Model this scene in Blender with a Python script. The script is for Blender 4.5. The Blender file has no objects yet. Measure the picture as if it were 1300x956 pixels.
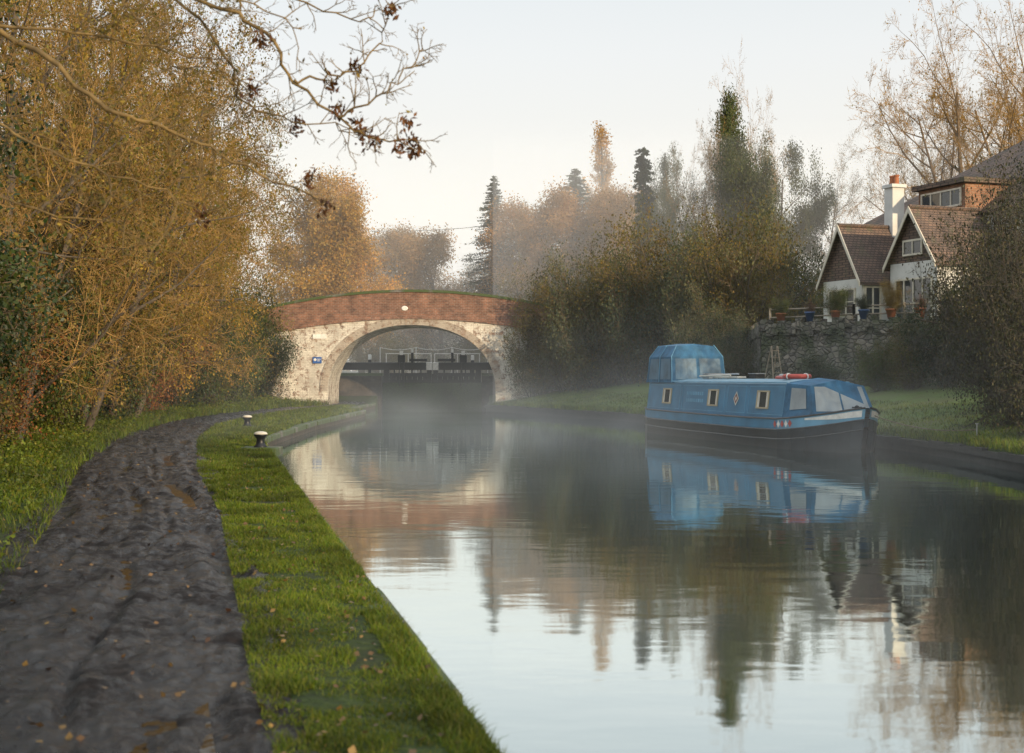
import bpy, math, random
import numpy as np
from mathutils import Vector, noise
random.seed(7); rng=np.random.default_rng(7)
scene=bpy.context.scene
COL=scene.collection
# ------------------------------------------------------------ helpers
def link(o): COL.objects.link(o); return o
def meta(o,label=None,cat=None,group=None,kind=None):
    if label:o["label"]=label
    if cat:o["category"]=cat
    if group:o["group"]=group
    if kind:o["kind"]=kind
    return o
def top(name,label,cat,loc=(0,0,0),rz=0,group=None,scale=1):
    o=bpy.data.objects.new(name,None); o.location=loc; o.rotation_euler=(0,0,rz)
    o.empty_display_size=.2
    if isinstance(scale,(tuple,list)): o.scale=scale
    else: o.scale=(scale,)*3
    link(o); return meta(o,label,cat,group)
def mk(name,V,F,mats,smooth=False,midx=None):
    me=bpy.data.meshes.new(name)
    me.from_pydata([tuple(map(float,v)) for v in V],[],[tuple(int(i) for i in f) for f in F])
    for m in (mats if isinstance(mats,(list,tuple)) else [mats]): me.materials.append(m)
    if smooth: me.polygons.foreach_set('use_smooth',[True]*len(me.polygons))
    if midx is not None: me.polygons.foreach_set('material_index',[int(i) for i in midx])
    me.validate(); me.update(); return me
def fast(name,V,F,mats,midx=None,smooth=False):
    V=np.asarray(V,dtype=np.float32); F=np.asarray(F,dtype=np.int32)
    k=F.shape[1]
    me=bpy.data.meshes.new(name)
    me.vertices.add(len(V)); me.vertices.foreach_set('co',V.ravel())
    me.loops.add(F.size); me.loops.foreach_set('vertex_index',F.ravel())
    me.polygons.add(len(F)); me.polygons.foreach_set('loop_start',np.arange(0,F.size,k,dtype=np.int32))
    try: me.polygons.foreach_set('loop_total',np.full(len(F),k,dtype=np.int32))
    except Exception: pass
    for m in (mats if isinstance(mats,(list,tuple)) else [mats]): me.materials.append(m)
    if midx is not None: me.polygons.foreach_set('material_index',np.asarray(midx,dtype=np.int32))
    if smooth: me.polygons.foreach_set('use_smooth',np.ones(len(F),dtype=bool))
    me.update(calc_edges=True); return me
def obj(name,me,parent=None,loc=(0,0,0),rot=(0,0,0)):
    o=bpy.data.objects.new(name,me); o.location=loc; o.rotation_euler=rot
    if parent: o.parent=parent
    return link(o)
class B:
    """mesh accumulator"""
    def __init__(s): s.V=[];s.F=[];s.M=[]
    def add(s,V,F,m=0):
        n=len(s.V); s.V+= [tuple(v) for v in V]; s.F+=[tuple(i+n for i in f) for f in F]; s.M+=[m]*len(F); return s
    def box(s,x0,x1,y0,y1,z0,z1,m=0,bev=0):
        if bev<=0:
            V=[(x,y,z) for z in (z0,z1) for y in (y0,y1) for x in (x0,x1)]
            F=[(0,2,3,1),(4,5,7,6),(0,1,5,4),(2,6,7,3),(0,4,6,2),(1,3,7,5)]
            return s.add(V,F,m)
        b=bev
        ring=lambda X0,X1,Y0,Y1,z:[(X0+b,Y0,z),(X1-b,Y0,z),(X1,Y0+b,z),(X1,Y1-b,z),(X1-b,Y1,z),(X0+b,Y1,z),(X0,Y1-b,z),(X0,Y0+b,z)]
        V=ring(x0,x1,y0,y1,z0)+ring(x0,x1,y0,y1,z1-b)+ring(x0+b,x1-b,y0+b,y1-b,z1)
        F=[tuple(range(7,-1,-1)),tuple(range(16,24))]
        for k in (0,8):
            for i in range(8):
                j=(i+1)%8; F.append((k+i,k+j,k+8+j,k+8+i))
        return s.add(V,F,m)
    def lathe(s,prof,n=20,c=(0,0,0),m=0):
        V=[];F=[]
        for r,z in prof:
            for i in range(n):
                a=2*math.pi*i/n; V.append((c[0]+r*math.cos(a),c[1]+r*math.sin(a),c[2]+z))
        for k in range(len(prof)-1):
            for i in range(n):
                j=(i+1)%n; F.append((k*n+i,k*n+j,(k+1)*n+j,(k+1)*n+i))
        F.append(tuple(range(n-1,-1,-1))); F.append(tuple(range((len(prof)-1)*n,len(prof)*n)))
        return s.add(V,F,m)
    def tube(s,pts,r,n=6,m=0):
        pts=[Vector(p) for p in pts]; rs=r if isinstance(r,(list,tuple)) else [r]*len(pts)
        V=[];F=[]
        for i,p in enumerate(pts):
            d=(pts[min(i+1,len(pts)-1)]-pts[max(i-1,0)]).normalized()
            a=d.orthogonal().normalized() if abs(d.z)>.95 else d.cross(Vector((0,0,1))).normalized()
            b=d.cross(a)
            for k in range(n):
                t=2*math.pi*k/n; V.append(p+(a*math.cos(t)+b*math.sin(t))*rs[i])
        for i in range(len(pts)-1):
            for k in range(n):
                j=(k+1)%n; F.append((i*n+k,i*n+j,(i+1)*n+j,(i+1)*n+k))
        F.append(tuple(range(n-1,-1,-1))); F.append(tuple(range((len(pts)-1)*n,len(pts)*n)))
        return s.add(V,F,m)
    def quad(s,a,b,c,d,m=0): return s.add([a,b,c,d],[(0,1,2,3)],m)
    def mesh(s,name,mats,smooth=False): return mk(name,s.V,s.F,mats,smooth,s.M)
# ------------------------------------------------------------ materials
class N:
    def __init__(s,name):
        s.m=bpy.data.materials.new(name); s.m.use_nodes=True; s.t=s.m.node_tree; s.t.nodes.clear()
        s.out=s.n('ShaderNodeOutputMaterial')
    def n(s,t,**k):
        x=s.t.nodes.new(t)
        for a,b in k.items(): setattr(x,a,b)
        return x
    def l(s,a,b): s.t.links.new(a,b)
    def co(s,kind='Object'): return s.n('ShaderNodeTexCoord').outputs[kind]
    def noise(s,scale,detail=4,vec=None,rough=.55,dist=0):
        x=s.n('ShaderNodeTexNoise'); x.inputs['Scale'].default_value=scale; x.inputs['Detail'].default_value=detail
        x.inputs['Roughness'].default_value=rough; x.inputs['Distortion'].default_value=dist
        s.l(vec if vec is not None else s.co(),x.inputs['Vector']); return x.outputs['Fac']
    def ramp(s,fac,stops,interp='LINEAR'):
        x=s.n('ShaderNodeValToRGB'); r=x.color_ramp; r.interpolation=interp
        while len(r.elements)<len(stops): r.elements.new(.5)
        for e,(p,c) in zip(r.elements,stops):
            e.position=p; e.color=(c if len(c)==4 else (*c,1)) if hasattr(c,'__len__') else (c,c,c,1)
        s.l(fac,x.inputs[0]); return x.outputs[0]
    def mix(s,f,a,b,bt='MIX'):
        x=s.n('ShaderNodeMix',data_type='RGBA',blend_type=bt)
        for v,i in ((f,0),(a,6),(b,7)):
            if hasattr(v,'links'): s.l(v,x.inputs[i])
            elif hasattr(v,'__len__'): x.inputs[i].default_value=(*v,1) if len(v)==3 else v
            else: x.inputs[i].default_value=v
        return x.outputs[2]
    def math(s,op,a,b=0):
        x=s.n('ShaderNodeMath',operation=op)
        for v,i in ((a,0),(b,1)):
            if hasattr(v,'links'): s.l(v,x.inputs[i])
            else: x.inputs[i].default_value=v
        return x.outputs[0]
    def map(s,scale=(1,1,1),rot=(0,0,0),kind='Object'):
        x=s.n('ShaderNodeMapping'); x.inputs['Scale'].default_value=scale; x.inputs['Rotation'].default_value=rot
        s.l(s.co(kind),x.inputs['Vector']); return x.outputs[0]
    def bump(s,h,strength=.5,dist=.02):
        x=s.n('ShaderNodeBump'); x.inputs['Strength'].default_value=strength; x.inputs['Distance'].default_value=dist
        s.l(h,x.inputs['Height']); return x.outputs[0]
    def pbsdf(s,col,rough=.6,normal=None,metal=0,spec=None,ior=None):
        x=s.n('ShaderNodeBsdfPrincipled')
        for v,i in ((col,'Base Color'),(rough,'Roughness')):
            if hasattr(v,'links'): s.l(v,x.inputs[i])
            elif hasattr(v,'__len__'): x.inputs[i].default_value=(*v,1)
            else: x.inputs[i].default_value=v
        x.inputs['Metallic'].default_value=metal
        if spec is not None: x.inputs['Specular IOR Level'].default_value=spec
        if ior: x.inputs['IOR'].default_value=ior
        if normal is not None: s.l(normal,x.inputs['Normal'])
        return x.outputs[0]
    def done(s,sh): s.l(sh,s.out.inputs['Surface']); return s.m
def plain(name,c,rough=.55,var=.35,scale=6,bump=.15,spec=None):
    n=N(name); f=n.noise(scale,5)
    c2=tuple(x*(1-var) for x in c); c3=tuple(min(1,x*(1+var*.5)) for x in c)
    col=n.ramp(f,[(.3,c2),(.7,c3)])
    return n.done(n.pbsdf(col,rough,n.bump(n.noise(scale*6,3),bump,.01),spec=spec))
def leafmat(name,cols,trans=.35,rough=.5,clump=.7,cs=(.35,1.25)):
    n=N(name)
    g=n.n('ShaderNodeNewGeometry').outputs['Random Per Island']
    k=len(cols)
    c=n.ramp(g,[(i/max(1,k-1),cc) for i,cc in enumerate(cols)])
    f=n.ramp(n.noise(clump,3),[(.32,cs[0]),(.68,cs[1])])
    c=n.mix(1.0,c,f,'MULTIPLY')
    oi=n.n('ShaderNodeObjectInfo').outputs['Random']
    c=n.mix(1.0,c,n.ramp(oi,[(0,(.60,.72,.75)),(.5,(1,1,1)),(1,(1.3,1.15,.95))]),'MULTIPLY')
    p=n.pbsdf(c,rough,spec=.25)
    t=n.n('ShaderNodeBsdfTranslucent'); n.l(c,t.inputs['Color'])
    m=n.n('ShaderNodeMixShader'); m.inputs[0].default_value=trans
    n.l(p,m.inputs[1]); n.l(t.outputs[0],m.inputs[2]); return n.done(m.outputs[0])
gold=leafmat('gold_leaves',[(.42,.25,.03),(.28,.21,.035),(.33,.16,.02),(.12,.13,.025),(.48,.31,.05)])
fargold=leafmat('bright_gold_leaves',[(.56,.32,.06),(.44,.27,.06),(.48,.24,.05),(.28,.21,.06),(.58,.38,.10)])
ochre=leafmat('ochre_leaves',[(.27,.19,.04),(.15,.15,.035),(.27,.16,.035),(.09,.10,.028)])
orange=leafmat('orange_leaves',[(.54,.28,.09),(.45,.22,.08),(.58,.34,.14),(.33,.20,.08)])
ivy=leafmat('ivy_leaves',[(.020,.038,.010),(.036,.058,.014),(.028,.048,.011),(.075,.078,.018)],trans=.15,rough=.45)
ivylit=leafmat('sunlit_olive_ivy_leaves',[(.06,.085,.022),(.09,.11,.03),(.075,.095,.026),(.16,.14,.045)],trans=.2,rough=.55)  # lighter olive copy of ivy, with sunlit tone put into the leaf colour
green=leafmat('green_leaves',[(.06,.095,.018),(.09,.12,.022),(.12,.12,.022),(.045,.07,.016)],trans=.25)
greygreen=leafmat('greygreen_leaves',[(.08,.10,.048),(.115,.125,.055),(.15,.13,.055),(.06,.078,.04)],trans=.2)
darkgreen=leafmat('dark_hedge_leaves',[(.035,.045,.02),(.055,.06,.025),(.08,.065,.03),(.025,.035,.018)],trans=.15)
rust=leafmat('rust_leaves',[(.26,.10,.035),(.17,.07,.028),(.30,.14,.05)],trans=.25)
needle=leafmat('conifer_needles',[(.035,.06,.032),(.055,.08,.038),(.045,.068,.036)],trans=.1)
deadleaf=leafmat('dead_leaves',[(.15,.05,.018),(.22,.09,.025),(.09,.035,.018)],trans=.25)
groundleaf=leafmat('fallen_leaf',[(.10,.05,.025),(.28,.17,.05),(.06,.03,.02),(.18,.11,.045)],trans=.1,rough=.4,clump=3,cs=(.7,1.1))
grassm=leafmat('grass_blades',[(.055,.11,.010),(.10,.16,.013),(.16,.19,.018),(.035,.075,.010),(.18,.17,.04)],trans=.35,clump=1.4,cs=(.4,1.3))
under=leafmat('undergrowth_leaves',[(.10,.155,.018),(.15,.19,.022),(.06,.10,.013),(.22,.20,.035)],trans=.3,clump=1.0,cs=(.3,1.2))
bark=plain('bark',(.09,.07,.05),.85,.5,5,.7)
twigm=plain('twigs',(.15,.10,.055),.8,.4,2,.2)
twiggold=plain('twigs_golden',(.34,.20,.06),.75,.45,2,.2)
twigdark=plain('twigs_dark',(.05,.042,.034),.8,.4,2,.2)
lichen=plain('lichen_bark',(.17,.11,.035),.8,.7,9,.5)
n=N('ground_turf'); a=n.noise(.5,6); b=n.noise(14,5)
c=n.ramp(b,[(.3,(.018,.028,.008)),(.6,(.040,.060,.012)),(.8,(.065,.075,.022))])
c=n.mix(n.ramp(a,[(.50,0),(.68,.8)]),c,(.03,.024,.015)); 
ground_m=n.done(n.pbsdf(c,.85,n.bump(b,.9,.06),spec=.2))
n=N('lawn'); a=n.noise(.9,5); b=n.noise(30,4)
c=n.ramp(b,[(.3,(.055,.10,.015)),(.7,(.12,.17,.03))]); c=n.mix(n.ramp(a,[(.4,0),(.65,.7)]),c,(.09,.085,.035))
lawn_m=n.done(n.pbsdf(c,.85,n.bump(b,.8,.04),spec=.2))
n=N('wet_mud')
b=n.noise(9,8,rough=.65); d=n.noise(45,5,rough=.7)
c=n.ramp(b,[(.3,(.0055,.004,.0037)),(.55,(.013,.009,.0075)),(.75,(.030,.020,.014))])
c=n.mix(n.ramp(n.noise(26,3),[(.66,0),(.74,.5)]),c,(.06,.034,.018))
wn=n.noise(2.4,9,rough=.72)
r=n.ramp(wn,[(.42,.12),(.50,.26),(.60,.62)])
sp_=n.ramp(wn,[(.43,.65),(.58,.16)])
h=n.math('ADD',b,n.math('MULTIPLY',d,.4))
mb=n.n('ShaderNodeBsdfPrincipled'); n.l(c,mb.inputs['Base Color']); n.l(r,mb.inputs['Roughness']); n.l(sp_,mb.inputs['Specular IOR Level']); n.l(n.bump(h,.9,.06),mb.inputs['Normal'])
mud_m=n.done(mb.outputs[0])
n=N('puddle_water'); pud_m=n.done(n.pbsdf((.010,.009,.008),.04,n.bump(n.noise(7,2),.35,.02),spec=1.0))
n=N('canal_water')
m1=n.map((.7,1.25,1)); w1=n.noise(1.3,2,m1,.5,.3); w2=n.noise(6,3,m1,.5,.5); w3=n.noise(.12,2,m1)
h=n.math('ADD',w1,n.math('MULTIPLY',w2,n.math('MULTIPLY',w3,.24)))
bmp=n.bump(h,.07,.05)
p=n.pbsdf((.045,.062,.055),.03,bmp,spec=.5,ior=1.33)
gl=n.n('ShaderNodeBsdfGlossy'); gl.inputs['Roughness'].default_value=.04; gl.inputs['Color'].default_value=(.82,.90,.90,1); n.l(bmp,gl.inputs['Normal'])
lw=n.n('ShaderNodeFresnel'); lw.inputs['IOR'].default_value=1.9; n.l(bmp,lw.inputs['Normal'])
mx=n.n('ShaderNodeMixShader'); n.l(n.ramp(lw.outputs[0],[(.05,.15),(.40,.90)]),mx.inputs[0]); n.l(p,mx.inputs[1]); n.l(gl.outputs[0],mx.inputs[2])
water_m=n.done(mx.outputs[0])
def brickmat(name,c1,c2,mort,white=0,wcol=(.74,.70,.62),sc=1,rough=.85):
    n=N(name); sep=n.n('ShaderNodeSeparateXYZ'); n.l(n.co(),sep.inputs[0])
    cb=n.n('ShaderNodeCombineXYZ'); n.l(n.math('ADD',sep.outputs[0],sep.outputs[1]),cb.inputs[0]); n.l(sep.outputs[2],cb.inputs[1])
    br=n.n('ShaderNodeTexBrick'); n.l(cb.outputs[0],br.inputs['Vector'])
    br.inputs['Color1'].default_value=(*c1,1); br.inputs['Color2'].default_value=(*c2,1); br.inputs['Mortar'].default_value=(*mort,1)
    br.inputs['Scale'].default_value=sc; br.inputs['Brick Width'].default_value=.24; br.inputs['Row Height'].default_value=.085
    br.inputs['Mortar Size'].default_value=.010; br.inputs['Bias'].default_value=0
    c=br.outputs['Color']
    c=n.mix(.85,c,n.ramp(n.noise(2.2,8,rough=.7),[(.35,(.35,.35,.36)),(.65,(1.2,1.13,1.08))]),'MULTIPLY')
    if white:
        f=n.ramp(n.noise(2.9,10,rough=.8),[(.42,0),(.50,1)])
        f=n.math('MULTIPLY',f,white)
        wc=n.mix(n.ramp(n.noise(1.1,7,rough=.7),[(.40,0),(.68,.8)]),wcol,tuple(x*.45 for x in wcol))
        wc=n.mix(n.math('MULTIPLY',br.outputs['Fac'],.5),wc,(.25,.22,.18))
        c=n.mix(f,c,wc)
        z=n.math('MULTIPLY',n.math('ADD',sep.outputs[2],n.noise(1.5,4)),.55)
        c=n.mix(n.ramp(z,[(.25,.8),(.6,0)]),c,(.05,.055,.035))
    return n.done(n.pbsdf(c,rough,n.bump(n.math('SUBTRACT',n.noise(20,3),br.outputs['Fac']),.6,.015),spec=.3))
red_brick=brickmat('red_brick',(.28,.135,.088),(.165,.085,.06),(.26,.22,.18))
white_brick=brickmat('whitewashed_brick',(.31,.18,.125),(.21,.125,.09),(.30,.26,.2),white=.93)
ring_brick=brickmat('stained_arch_brick',(.30,.20,.14),(.20,.13,.10),(.28,.24,.19),white=.75,wcol=(.55,.49,.41))
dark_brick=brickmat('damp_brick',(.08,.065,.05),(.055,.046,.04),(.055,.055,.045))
n=N('coping_stone'); a=n.noise(4,7); b=n.noise(1.4,4)
c=n.ramp(a,[(.3,(.06,.055,.05)),(.7,(.16,.15,.135))]); c=n.mix(n.ramp(b,[(.36,0),(.5,.95)]),c,(.045,.07,.016))
coping_m=n.done(n.pbsdf(c,.75,n.bump(a,.6,.03)))
n=N('rubble_stone')
vo=n.n('ShaderNodeTexVoronoi'); vo.feature='F1'; vo.inputs['Scale'].default_value=4.2; n.l(n.map((1,1,1.5)),vo.inputs['Vector'])
ve=n.n('ShaderNodeTexVoronoi'); ve.feature='DISTANCE_TO_EDGE'; ve.inputs['Scale'].default_value=4.2; n.l(n.map((1,1,1.5)),ve.inputs['Vector'])
c=n.ramp(n.math('FRACT',n.math('MULTIPLY',vo.outputs['Color'],3.1)),[(0,(.10,.09,.08)),(.5,(.17,.155,.13)),(1,(.27,.24,.20))])
c=n.mix(n.ramp(ve.outputs['Distance'],[(.01,.8),(.07,0)]),c,(.05,.045,.04)); c=n.mix(n.ramp(n.noise(1.2,5),[(.42,0),(.6,.85)]),c,(.045,.06,.022))
rubble_m=n.done(n.pbsdf(c,.9,n.bump(n.ramp(ve.outputs['Distance'],[(0,0),(.15,1)]),1,.06)))
n=N('clay_roof_tiles'); br=n.n('ShaderNodeTexBrick'); sep=n.n('ShaderNodeSeparateXYZ'); n.l(n.co(),sep.inputs[0])
cb=n.n('ShaderNodeCombineXYZ'); n.l(n.math('ADD',sep.outputs[0],n.math('MULTIPLY',sep.outputs[1],.37)),cb.inputs[0]); n.l(sep.outputs[2],cb.inputs[1]); n.l(cb.outputs[0],br.inputs['Vector'])
br.inputs['Scale'].default_value=1; br.inputs['Brick Width'].default_value=.18; br.inputs['Row Height'].default_value=.10; br.inputs['Mortar Size'].default_value=.012
br.inputs['Color1'].default_value=(.17,.112,.085,1); br.inputs['Color2'].default_value=(.11,.08,.066,1); br.inputs['Mortar'].default_value=(.04,.03,.025,1)
c=n.mix(.7,br.outputs['Color'],n.ramp(n.noise(1.3,7,rough=.65),[(.35,(.5,.52,.52)),(.65,(1.3,1.2,1.1))]),'MULTIPLY')
c=n.mix(n.ramp(n.noise(2.1,6),[(.55,0),(.7,.5)]),c,(.09,.095,.05))
tile_m=n.done(n.pbsdf(c,.8,n.bump(n.math('SUBTRACT',1,br.outputs['Fac']),.7,.03)))
render_m=plain('white_render',(.60,.59,.57),.8,.2,1.5,.2)
cream_m=plain('cream_paint',(.60,.55,.46),.5,.2,3,.05)
brass_m=plain('brass_window_frame',(.42,.34,.21),.4,.2,3,.05)
ladwood=plain('weathered_pale_wood',(.30,.25,.19),.7,.3,5,.2)
glass_m=plain('window_glass',(.03,.035,.04),.06,.3,1,0,spec=.8)
sunlit_orange_brick=brickmat('sunlit_orange_brick',(.34,.17,.10),(.25,.13,.08),(.3,.24,.18))  # dormer brick tinted orange; the sunlit look is put into its colour
black_m=plain('black_paint',(.008,.008,.009),.4,.5,5,.15)
white_m=plain('white_paint',(.72,.70,.66),.5,.2,9,.1)
wood_m=plain('wet_timber',(.022,.019,.016),.75,.5,4,.5)
blue_m=plain('blue_boat_paint',(.042,.18,.315),.34,.25,1.6,.06)
blue2_m=plain('light_blue_paint',(.12,.31,.46),.4,.2,2,.04)
canvas_m=plain('blue_canvas',(.032,.13,.24),.85,.45,3,.8)
hullb_m=plain('black_hull',(.014,.020,.028),.35,.5,3,.1)
roofb_m=plain('boat_roof_paint',(.18,.32,.41),.5,.25,3,.1)
clear_m=plain('clear_vinyl',(.30,.33,.34),.5,.35,1.5,.3,spec=.3)
hoodwin_m=plain('tinted_vinyl',(.08,.17,.25),.45,.5,2.0,.4,spec=.3)
red_m=plain('red_paint',(.45,.06,.04),.45,.2,5,.05)
dred_m=plain('dark_red_paint',(.22,.05,.04))
terra_m=plain('terracotta',(.36,.13,.06),.8,.25,6,.2)
bluepot_m=plain('blue_glaze',(.04,.09,.22),.3,.2,6,.05)
rope_m=plain('rope',(.16,.13,.09),.9,.3,20,.6)
steel_m=plain('galvanised_metal',(.35,.36,.37),.4,.2,8,.1)
sign_m=plain('blue_sign',(.02,.09,.32),.4,.1,4,.02)
# ------------------------------------------------------------ terrain curves
LQ=([-30,6.75,15.2,27,33,36,46,62,63.2,64,79,95,110],[7.3,-.32,-2.1,-4.56,-5.8,-6.05,-6.4,-6.35,-6.8,-7.6,-7.5,-7.5,-7.5])
RQ=([-30,15,26,30,34,40,45.5,55,63,70,72,110],[9.0,9.2,9.3,9.4,9.15,7.9,6.5,4.6,1.8,-.6,-1.3,-1.3])
PL=([-10,5,10,15,22,32,42,52,62,72,100],[-1.2,-2.9,-3.8,-5.1,-7.0,-9.2,-10.7,-11.5,-11.0,-9.4,-9.4])
PR=([-10,5,6.75,10,15,22,32,42,52,62,72,100],[2.3,-.62,-1.06,-1.78,-2.9,-4.7,-6.9,-8.6,-9.4,-9.2,-8.0,-8.0])
def lq(y): return float(np.interp(y,*LQ))
def rq(y): return float(np.interp(y,*RQ))
def pl(y): return float(np.interp(y,*PL))
def pr(y): return float(np.interp(y,*PR))
def ss(a,b,x):
    t=min(1,max(0,(x-a)/(b-a))); return t*t*(3-2*t)
def gz(x,y):
    up=ss(77.5,84,y)*1.45
    if x<=lq(y)+.001:
        d=max(0,pl(y)-x); z=.30+min(d*.07,.9)+.05*noise.noise(Vector((x*.7,y*.7,0)))*min(1,d+.2)
        return z+up
    if x>=rq(y)-.001:
        d=x-rq(y); z=.32+min(d*.20,1.3)+.05*noise.noise(Vector((x*.5,y*.5,3)))
        return z+up
    return -1.3 if y<80.2 else 1.4
rows=list(np.concatenate([np.arange(-30,0,4),np.arange(0,30,.8),np.arange(30,64,1.2),[64.001],np.arange(65,80,1.2),[80,80.4],np.arange(81,96,2),np.arange(98,140,6),[150,180,220,300,450,700]]))
V=[];ncol=0
for y in rows:
    P0,P1,L,R=pl(y),pr(y),lq(y),rq(y)
    cols=[-500,-160,-70,-40,-28]+[P0-k for k in (8,5.5,4,3,2.2,1.5,1,.6,.25)]
    r=[(x,gz(x,y)) for x in cols]
    dip=.20 if y<78 else 0.0
    r+=[(P0,gz(P0,y))]
    for t in (.12,.3,.5,.7,.88): x=P0+(P1-P0)*t; r.append((x,gz(x,y)-dip))
    r.append((P1,gz(P1,y)))
    for t in (.25,.5,.75): x=P1+(L-P1)*t; r.append((x,gz(x,y)+.01))
    r.append((L-.02,gz(L-.02,y)-.03)); r.append((L,gz(L+.01,y) if y<80.2 else 1.4))
    r.append((R,gz(R-.01,y))); r.append((R+.02,gz(R+.02,y)))
    for k in (.4,.9,1.6,2.5,4,6,9,14,22,35): r.append((R+k,gz(R+k,y)))
    r+= [(90,gz(90,y)),(200,gz(200,y)),(500,gz(500,y))]
    ncol=len(r); V+=[(x,y,z) for x,z in r]
F=[];M=[]
for j in range(len(rows)-1):
    for i in range(ncol-1):
        k=j*ncol+i; F.append((k,k+1,k+1+ncol,k+ncol)); M.append(1 if V[k][0]>rq(rows[j])+.3 else 0)
ground=obj('ground',mk('ground',V,F,[ground_m,lawn_m],True,M)); meta(ground,kind='structure')
V=[];rw=list(np.arange(-30,81,2.0))
for y in rw: V+=[(lq(y)-.0,y,0),(rq(y)+.0,y,0)]
F=[(2*i,2*i+1,2*i+3,2*i+2) for i in range(len(rw)-1)]
meta(obj('canal_water',mk('canal_water',V,F,water_m)),kind='structure')
# towpath: rutted wet mud
ys=[3.0]
while ys[-1]<78: ys.append(ys[-1]+max(.020,ys[-1]*.0032))
nu=130; V=[]
def fr(x,y,z,o): return noise.fractal(Vector((x,y,z)),1.0,2.1,o)
def mudz(x,y,u,w):
    n1=fr(x*.6,y*.35,1,2); n2=fr(x*2.3,y*1.1,5,3); n3=fr(x*6.5,y*3.6,9,3); n4=abs(noise.noise(Vector((x*14,y*9,2))))
    z=.316+.030*n1+.042*n2+.030*n3+.022*n4
    d0=(u-.5)*w
    for c0,a_,wd_,f_ in ((-.85,.045,.12,.9),(-.45,.022,.05,1.3),(-.1,.03,.07,.7),(.25,.022,.045,1.1),(.62,.05,.12,.8),(.95,.02,.06,1.5)):
        cu=c0+.16*math.sin(y*.30*f_+c0*9)+.06*math.sin(y*1.3*f_+c0*5)
        q=(d0-cu)/wd_
        if abs(q)<3.5: z+=a_*(-math.exp(-q*q)*(1+1.1*n2)+.35*math.exp(-(abs(q)-1.6)**2*2))*max(0,.6+.7*math.sin(y*.9+c0*7))
    e=min(u,1-u)*w
    if e<.75: z-=.17*max(0,1-e/.5+.9*n2+.5*n3)**1.4
    return z
for y in ys:
    a,b=pl(y)-.4,pr(y)+.4; w=b-a
    up=ss(77.5,84,y)*1.45
    for i in range(nu+1):
        u=i/nu; x=a+w*u; V.append((x,y,mudz(x,y,u,w)+up))
V=np.array(V); k=nu+1
idx=np.arange(len(V)).reshape(len(ys),k)
F=np.stack([idx[:-1,:-1],idx[:-1,1:],idx[1:,1:],idx[1:,:-1]],-1).reshape(-1,4)
meta(obj('towpath',fast('towpath',V,F,[mud_m],smooth=True)),kind='structure')
b=B(); yy=list(np.arange(4,75,1.0))
for y0,y1 in zip(yy[:-1],yy[1:]):
    b.quad((pl(y0)+.5,y0,.289),(pr(y0)-.4,y0,.289),(pr(y1)-.4,y1,.289),(pl(y1)+.5,y1,.289))
meta(obj('puddle_water',b.mesh('puddle_water',pud_m)),kind='structure')
# quay coping & wall
def edge_pts(fn,y0,y1,step):
    out=[];y=y0
    while y<=y1: out.append((fn(y),y)); y+=step
    return out
b=B(); w=B(); pts=edge_pts(lq,-6,78,1.05)
for (x0,y0),(x1,y1) in zip(pts[:-1],pts[1:]):
    d=Vector((x1-x0,y1-y0)); L=d.length; d/=L; nrm=Vector((-d.y,d.x))
    j=random.uniform(-.02,.02); zt=.308+random.uniform(-.018,.010)
    P=lambda t,o,z:(x0+d.x*t+nrm.x*o,y0+d.y*t+nrm.y*o,z)
    g=.012; W_=.13 if not 25<y0<33 else .36
    V=[P(g,-.05+j,.16),P(L-g,-.05+j,.16),P(L-g,W_,.16),P(g,W_,.16),P(g,-.05+j,zt-.03),P(L-g,-.05+j,zt-.03),P(L-g,W_,zt-.02),P(g,W_,zt-.02),P(g+.02,-.02+j,zt),P(L-g-.02,-.02+j,zt),P(L-g-.02,W_-.02,zt),P(g+.02,W_-.02,zt)]
    F=[(8,9,10,11)]+[(a,(a+1)%4,4+(a+1)%4,4+a) for a in range(4)]+[(4+a,4+(a+1)%4,8+(a+1)%4,8+a) for a in range(4)]
    b.add(V,F)
    w.quad(P(-.01,-.015,-1.2),P(L+.01,-.015,-1.2),P(L+.01,-.015,.17),P(-.01,-.015,.17))
meta(obj('quay_coping',b.mesh('quay_coping',coping_m)),kind='structure')
meta(obj('quay_wall',w.mesh('quay_wall',dark_brick)),kind='structure')
b=B(); pts=edge_pts(rq,-6,72,.5)
for i,((x0,y0),(x1,y1)) in enumerate(zip(pts[:-1],pts[1:])):
    zt=.30+random.uniform(-.03,.02)
    b.quad((x0-.03,y0,-1.2),(x1-.03,y1,-1.2),(x1-.03,y1,zt),(x0-.03,y0,zt))
    b.add([(x0-.10,y0,.18),(x1-.10,y1,.18),(x1-.10,y1,zt+.02),(x0-.10,y0,zt+.02),(x0+.06,y0,.18),(x1+.06,y1,.18),(x1+.06,y1,zt+.02),(x0+.06,y0,zt+.02)],[(0,3,2,1),(3,7,6,2),(4,5,6,7),(0,4,7,3),(1,2,6,5)])
meta(obj('bank_edging',b.mesh('bank_edging',wood_m)),kind='structure')
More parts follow.
